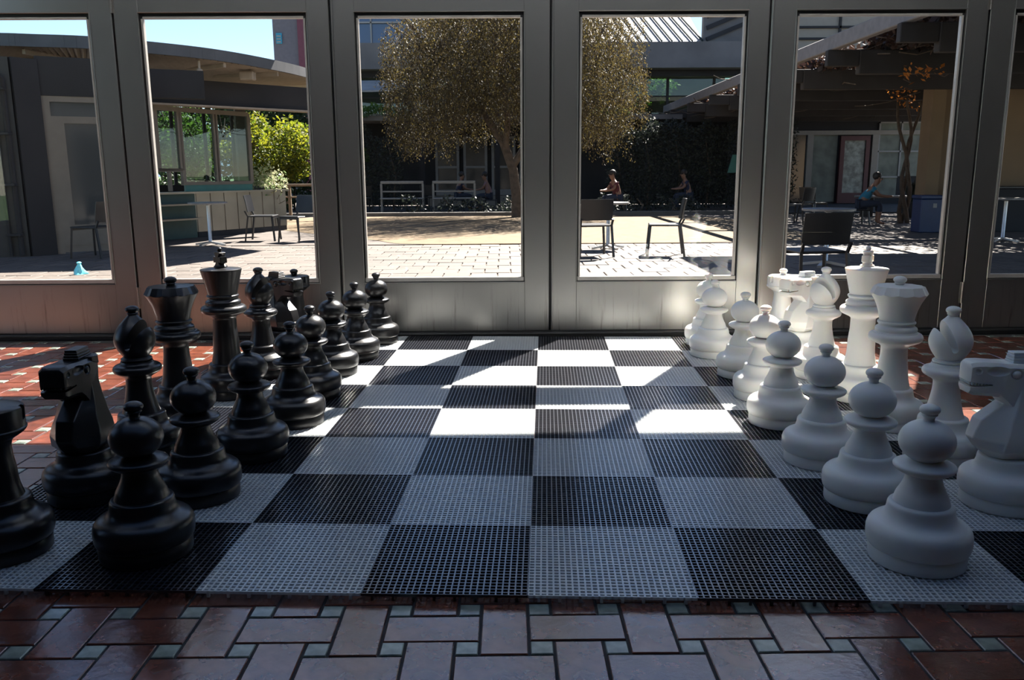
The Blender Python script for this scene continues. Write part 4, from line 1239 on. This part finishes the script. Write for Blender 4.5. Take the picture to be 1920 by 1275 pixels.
# thick vine trunk climbing the column
ct_ = MB()
base = np.array([8.75, 16.6])
for k_ in range(3):
    q = []
    for t_ in np.linspace(0, 1, 12):
        q.append((base[0] - 9 + .10*math.sin(t_*9 + k_*2.1) - .25*t_*t_*(k_ - .6), base[1] - 15 + .08*math.cos(t_*8 + k_*2), t_*2.8))
    ct_.tube(q, [.05 - .002*i for i in range(12)], 7)
ct_.build('climbing_trunk', M['bark'], vn, smooth=60)

# roof slab over the right-hand end of the terrace, out of the picture
MB().box(4.30, 15, 4.4, 12.9, 4.6, 4.85).build('terrace_roof', M['concrete'], kind='structure')
# unseen slab above the left terrace, shaped to cast the shade there
MB().prism([(-12, 10.6), (-3.25, 11.75), (-2.45, 12.0), (-1.95, 13.0), (-1.75, 14.3), (-2.9, 15.3), (-12, 15.3)], 4.80, 4.86).build('shadow_slab', M['concrete'], kind='structure')
tw_ = MB().box(8.25, 15.0, 14.35, 14.60, 0, 2.7).build('tan_wall', M['tan'], kind='structure')
MB().box(8.0, 8.25, 14.2, 14.6, 0, 2.7).build('tan_pier', M['tan'], kind='structure')
pl_ = empty('planter_counter', (10.2, 14.0, 0), label='long dark low counter against the tan wall', cat='counter')
MB().rbox(-1.4, 3.4, -.25, .25, 0, .80, .01).build('body', M['dark_wall'], pl_)
MB().rbox(-1.45, 3.45, -.30, .28, .80, .84, .008).build('top', M['chair_black'], pl_)
bn = empty('blue_bin', (7.86, 13.78, 0), label='dark blue recycling bin in front of the tan pier', cat='bin')
MB().rbox(-.20, .20, -.18, .18, 0, .62, .015).build('body', M['blue_bin'], bn)
MB().rbox(-.215, .215, -.195, .195, .62, .69, .015).build('lid', M['blue_bin'], bn)
MB().rbox(.02, .09, -.186, -.18, .46, .54, .002).build('label_plate', M['white_paint'], bn, label='small pale mark')

# ------------------------------------------------------------------ courtyard furniture
def make_chair():
    r = empty('cafe_chair')
    m = M['chair_black']
    s = MB().rbox(-.22, .22, -.20, .22, .415, .440, .008).build('seat', m, r)
    bk = MB(); secs = []
    for z, y in ((.50, -.235), (.60, -.250), (.70, -.268), (.765, -.283), (.785, -.285)):
        row = []
        for x, dy in ((-.225, .035), (-.12, .008), (0, 0), (.12, .008), (.225, .035)): row.append((x, y + dy, z))
        for x, dy in ((.225, .035), (.12, .008), (0, 0), (-.12, .008), (-.225, .035)): row.append((x, y + dy - .012, z))
        secs.append(row)
    bk.loft(secs).build('backrest', m, r, smooth=40)
    for sx in (-1, 1):
        MB().bar((sx*.205, .20, .43), (sx*.235, .235, 0), .026).build('leg', m, r)
        MB().bar((sx*.215, -.205, .44), (sx*.235, -.27, 0), .026).build('leg', m, r)
        MB().bar((sx*.215, -.205, .42), (sx*.222, -.255, .52), .024, .024).build('back_post', m, r)
    MB().rbox(-.20, .20, .195, .212, .385, .415, .003).build('apron', m, r)
    return r
def make_table(dia, h, m=None, arms=4):
    r = empty('cafe_table')
    MB().lathe([(h - .028, dia/2 - .012), (h - .024, dia/2), (h - .004, dia/2), (h, dia/2 - .004)], 40).build('tabletop', m or M['table_top'], r, smooth=40)
    MB().lathe([(.04, .035), (.05, .028), (h - .05, .028), (h - .028, .09)], 16).build('pole', M['steel'], r, smooth=40)
    ft = MB()
    for k_ in range(arms):
        a = k_*2*math.pi/arms + .4
        ft.bar((0, 0, .055), (math.cos(a)*.27, math.sin(a)*.27, .016), .05, .03)
    ft.build('foot', M['steel'], r)
    return r
chair0 = make_chair()
first = [True]
def chair(x, y, rz, label, z=0.0):
    if first[0]:
        first[0] = False
        chair0.location = (x, y, z); chair0.rotation_euler = (0, 0, R_(rz))
        return tag(chair0, label, 'chair', 'black café chairs in the courtyard')
    return copy_tree(chair0, (x, y, z), R_(rz), label)
# rz = 0: the sitter looks away from the camera (+y)
chair(1.15, 9.62, 8, 'black café chair with its back to us, cut by the fourth window frame')
chair(2.15, 9.62, -68+180-30, 'black café chair standing alone in the sun, seen from the side')
chair(2.78, 5.62, 6, 'black café chair close outside the fifth window, its back to us')
chair(-5.85, 9.85, 75, 'dark blue café chair by the glass door of the café, in shade')
chair(-4.30, 12.75, -88, 'black café chair with its back against the café counter')
chair(-3.62, 12.42, 150, 'black café chair pushed close to the one at the café counter')
chair(8.55, 10.2, 60, 'black café chair at the right edge of the picture, in shade')
t1 = make_table(.62, .70); t1.location = (1.50, 10.72, 0); tag(t1, 'round café table behind the chair at the left of the fourth window', 'table', 'round café tables')
def table(x, y, label, h=None): return copy_tree(t1, (x, y, 0), RNG.uniform(0, 1), label)
table(3.86, 8.15, 'round café table behind the nearest chair, in dappled shade')
table(-4.90, 11.75, 'round café table casting shade before the café counter')
table(8.05, 11.60, 'round café table seen in the last window on the right')
table(-3.05, 12.95, 'round café table beside the pair of chairs at the café')
# small furniture deep in the shade of the arcade
for x, y, rz, lb in ((-4.25, 22.9, 20, 'dim café chair at the far left in the arcade shade'), (-2.3, 23.4, -30, 'dim café chair between the white benches'), (.35, 25.2, 160, 'dim café chair behind the seated group'),
                     (7.0, 17.3, -60, 'dim café chair left of the seated person in blue'), (6.35, 16.4, 40, 'dim café chair at the left of the shaded terrace'), (5.4, 24.6, 90, 'dim café chair beside the teal sign')):
    chair(x, y, rz, lb)
def bench(x, y, label):
    r = empty('white_bench', (x, y, 0), label=label, cat='bench', group='white slatted benches')
    MB().rbox(-.62, .62, -.05, .05, .84, .92, .01).build('top_rail', M['white_paint'], r)
    MB().rbox(-.62, .62, -.22, .22, .40, .44, .01).build('seat', M['white_paint'], r)
    for xx in (-.6, .6): MB().rbox(xx - .03, xx + .03, -.05, .03, 0, .84, .006).build('post', M['white_paint'], r)
    MB().rbox(-.6, .6, -.03, .03, .60, .64, .006).build('mid_rail', M['white_paint'], r)
    return r
bench(-3.05, 22.6, 'pale bench left of the tree, nearer the left'); bench(-1.55, 22.6, 'pale bench left of the tree, nearer the trunk')
lt = empty('long_table', (10.6, 19.6, 0), label='long pale low table behind the seated person in blue', cat='table')
MB().rbox(-1.6, 1.3, -.35, .35, .46, .51, .01).build('tabletop', M['table_top'], lt)
for x in (-1.4, 1.1): MB().rbox(x - .05, x + .05, -.3, .3, 0, .46, .01).build('leg', M['perg_dark'], lt)
pt = empty('potted_plant', (9.9, 18.7, 0), label='spiky green plant beside the long pale table', cat='plant')
MB().lathe([(0, .16), (.02, .17), (.36, .22), (.38, .22), (.385, .19)], 24).build('pot', M['dark_wall'], pt, smooth=40)
bl = MB()
for k_ in range(34):
    a = RNG.uniform(0, 6.28); sp = RNG.uniform(.1, .42); h = RNG.uniform(.45, .85)
    u = Vector((math.cos(a), math.sin(a), 0)); w = Vector((-u.y, u.x, 0))*.022
    bl.loft([[tuple(u*.03 - w + Vector((0,0,.36))), tuple(u*.03 + w + Vector((0,0,.36))), tuple(u*.035 + Vector((0,0,.37)))],
             [tuple(u*sp*.5 - w*1.2 + Vector((0,0,.36 + h*.6))), tuple(u*sp*.5 + w*1.2 + Vector((0,0,.36 + h*.6))), tuple(u*sp*.5 + Vector((0,0,.37 + h*.6)))],
             [tuple(u*sp - w*.1 + Vector((0,0,.36 + h*.8))), tuple(u*sp + w*.1 + Vector((0,0,.36 + h*.8))), tuple(u*sp + Vector((0,0,.362 + h*.8)))]])
bl.build('leaves', M['leaf_hedge'], pt)
sg = empty('teal_umbrella_panel', (6.72, 23.0, 0), label='small teal panel on a post in front of the dark hedge', cat='sign')
MB().loft([[(-.25, -.02, 1.10), (.25, -.02, 1.10), (.25, .02, 1.10), (-.25, .02, 1.10)], [(-.12, -.02, 1.62), (.25, -.02, 1.62), (.25, .02, 1.62), (-.12, .02, 1.62)]]).build('panel', M['teal'], sg)
MB().rbox(.18, .24, -.03, .03, 0, 1.1, .005).build('post', M['perg_dark'], sg)
cn = empty('blue_plastic_cone', (-5.08, 7.80, 0), label='small crumpled pale blue plastic wrap standing on the paving', cat='litter')
pr = [(0, .075), (.01, .07), (.05, .048), (.09, .030), (.115, .018), (.12, .022), (.135, .026), (.145, .012)]
MB().lathe(pr, 18, rad=lambda z, r, a: r*(1 + .22*math.sin(3*a + z*40) + .10*math.sin(7*a))).build('wrap', M['cone_blue'], cn, smooth=50)

# ------------------------------------------------------------------ people
def skin_mesh(name, joints, edges, m, parent, root=0, sub=2, caps=None):
    """joints: [(x, y, z, r)], grown into one continuous surface"""
    me = bpy.data.meshes.new(name)
    me.from_pydata([j[:3] for j in joints], edges, [])
    o = put(name, me, parent)
    md = o.modifiers.new('skin', 'SKIN'); md.use_smooth_shade = True
    for i, j in enumerate(joints):
        r = j[3]
        me.skin_vertices[0].data[i].radius = (r, r) if not isinstance(r, tuple) else r
        me.skin_vertices[0].data[i].use_root = (i == root)
    ms = o.modifiers.new('sub', 'SUBSURF'); ms.levels = sub; ms.render_levels = sub
    dg = bpy.context.evaluated_depsgraph_get()
    out = bpy.data.meshes.new_from_object(o.evaluated_get(dg))
    o.modifiers.clear(); o.data = out; bpy.data.meshes.remove(me)
    out.materials.clear(); out.materials.append(m)
    for p_ in out.polygons: p_.use_smooth = True
    return o

def seated(loc_, rz, shirt, trousers, label, lean=.35, hair='hair', short=True):
    """person sitting on a chair, leaning forward over the knees; faces local +x"""
    r = empty('person', loc_, R_(rz), label=label, cat='person')
    sh = .50
    hx, hz = lean*sh, math.sqrt(1 - lean*lean)*sh
    P = [(0, 0, .50, .115), (hx*.4, 0, .50 + hz*.4, .125), (hx*.85, 0, .50 + hz*.85, .135), (hx*1.08, 0, .50 + hz*1.08, .062), (hx*1.12 + .02, 0, .50 + hz*1.17, .060),   # 0-4 pelvis..neck
         (hx*1.16 + .045, 0, .50 + hz*1.14 + .065, .084), (hx*1.16 + .055, 0, .50 + hz*1.14 + .165, .096)]                                                              # 5,6 head
    E_ = [(0, 1), (1, 2), (2, 3), (3, 4), (4, 5), (5, 6)]
    arms, legs = [], []
    for s in (-1, 1):
        b = len(P)
        P += [(hx*.9, s*.17, .50 + hz*.88, .055), (hx*.9 + .14, s*.20, .50 + hz*.50, .043), (hx*.9 + .34, s*.10, .50 + hz*.42, .033), (hx*.9 + .42, s*.06, .50 + hz*.44, .028), (hx*.9 + .47, s*.05, .50 + hz*.42, .018)]
        E_ += [(2, b), (b, b+1), (b+1, b+2), (b+2, b+3), (b+3, b+4)]; arms.append(b)
        b = len(P)
        P += [(.02, s*.10, .49, .095), (.24, s*.12, .51, .078), (.43, s*.13, .50, .062), (.44, s*.13, .28, .052), (.42, s*.13, .09, .038), (.47, s*.14, .045, .036), (.57, s*.15, .035, .028)]
        E_ += [(0, b), (b, b+1), (b+1, b+2), (b+2, b+3), (b+3, b+4), (b+4, b+5), (b+5, b+6)]; legs.append(b)
    body = skin_mesh('body', P, E_, M['skin'], r)
    g = .014
    def grow(idx, k_=1.0): return [(P[i][0], P[i][1], P[i][2], P[i][3]*k_ + g) for i in idx]
    J_ = grow([0, 1, 2]) + grow([arms[0], arms[0]+1, arms[1], arms[1]+1])
    mid = [(J_[3][0]*.5 + J_[4][0]*.5, J_[3][1]*.5 + J_[4][1]*.5, J_[3][2]*.5 + J_[4][2]*.5, .062), (J_[5][0]*.5 + J_[6][0]*.5, J_[5][1]*.5 + J_[6][1]*.5, J_[5][2]*.5 + J_[6][2]*.5, .062)]
    J_ = [J_[0], J_[1], J_[2], J_[3], mid[0], J_[5], mid[1]]
    skin_mesh('shirt', J_, [(0, 1), (1, 2), (2, 3), (3, 4), (2, 5), (5, 6)], M[shirt], r)
    J_ = grow([0]); E2 = []
    for b in legs:
        c0 = len(J_); J_ += grow([b, b+1, b+2, b+3] if short else [b, b+1, b+2, b+3, b+4])
        E2 += [(0, c0)] + [(c0 + i, c0 + i + 1) for i in range(3 if short else 4)]
    skin_mesh('trousers', J_, E2, M[trousers], r)
    hd = Vector(P[6][:3])
    r.scale = (.88, .88, .88)
    h_ = MB().ball((hd.x - .034, 0, hd.z + .030), (.104, .102, .104), 20, 12)
    h_.build('hair', M[hair], r, smooth=60)
    fc = MB().ball((hd.x + .088, 0, hd.z - .045), (.018, .014, .024), 10, 8)
    fc.build('nose', M['skin'], body, smooth=60)
    ey = MB()
    for s in (-1, 1): ey.ball((hd.x + .088, s*.034, hd.z - .015), (.006, .008, .005), 10, 6)
    ey.build('eyes', M['hair'], body, smooth=60)
    MB().ball((hd.x + .078, 0, hd.z - .088), (.012, .024, .006), 12, 6).build('mouth', M['red'], body, smooth=60)
    for s in (-1, 1): MB().ball((hd.x + .0, s*.092, hd.z - .03), (.018, .010, .030), 10, 8).build('ear', M['skin'], body, smooth=60)
    return r
def stool(x, y, label):
    r = empty('low_stool', (x, y, 0), label=label, cat='stool', group='dark stools under the seated people')
    MB().rbox(-.2, .2, -.2, .2, .295, .32, .01).build('seat', M['chair_black'], r)
    for sx in (-1, 1):
        for sy in (-1, 1): MB().bar((sx*.16, sy*.16, .30), (sx*.19, sy*.19, 0), .03).build('leg', M['chair_black'], r)
    return r
seated((7.63, 16.25, 0), -14, 'shirt_teal', 'jeans', 'person in a bright blue shirt sitting bent forward on the shaded terrace', .55)
stool(7.60, 16.27, 'dark stool under the person in the bright blue shirt')
seated((-1.55, 24.6, 0), 20, 'shirt_navy', 'jeans', 'person in dark clothes sitting left in the group under the tree', .2, short=False)
stool(-1.58, 24.6, 'dark stool under the person in dark clothes')
seated((-.55, 24.3, 0), 175, 'shirt_pink', 'jeans', 'person in a pale pink shirt sitting right in the group under the tree', .25, short=False)
stool(-.52, 24.3, 'dark stool under the person in pale pink')
seated((3.0, 21.0, .03), 200, 'shirt_red', 'jeans', 'person in a dark red shirt sitting by the hedge behind the table', .3, short=False)
stool(3.03, 21.0, 'dark stool under the person in dark red')
seated((5.3, 22.7, .03), 185, 'shirt_navy', 'jeans', 'person in a navy shirt sitting against the dark hedge', .3, short=False)
stool(5.33, 22.7, 'dark stool under the person in navy')
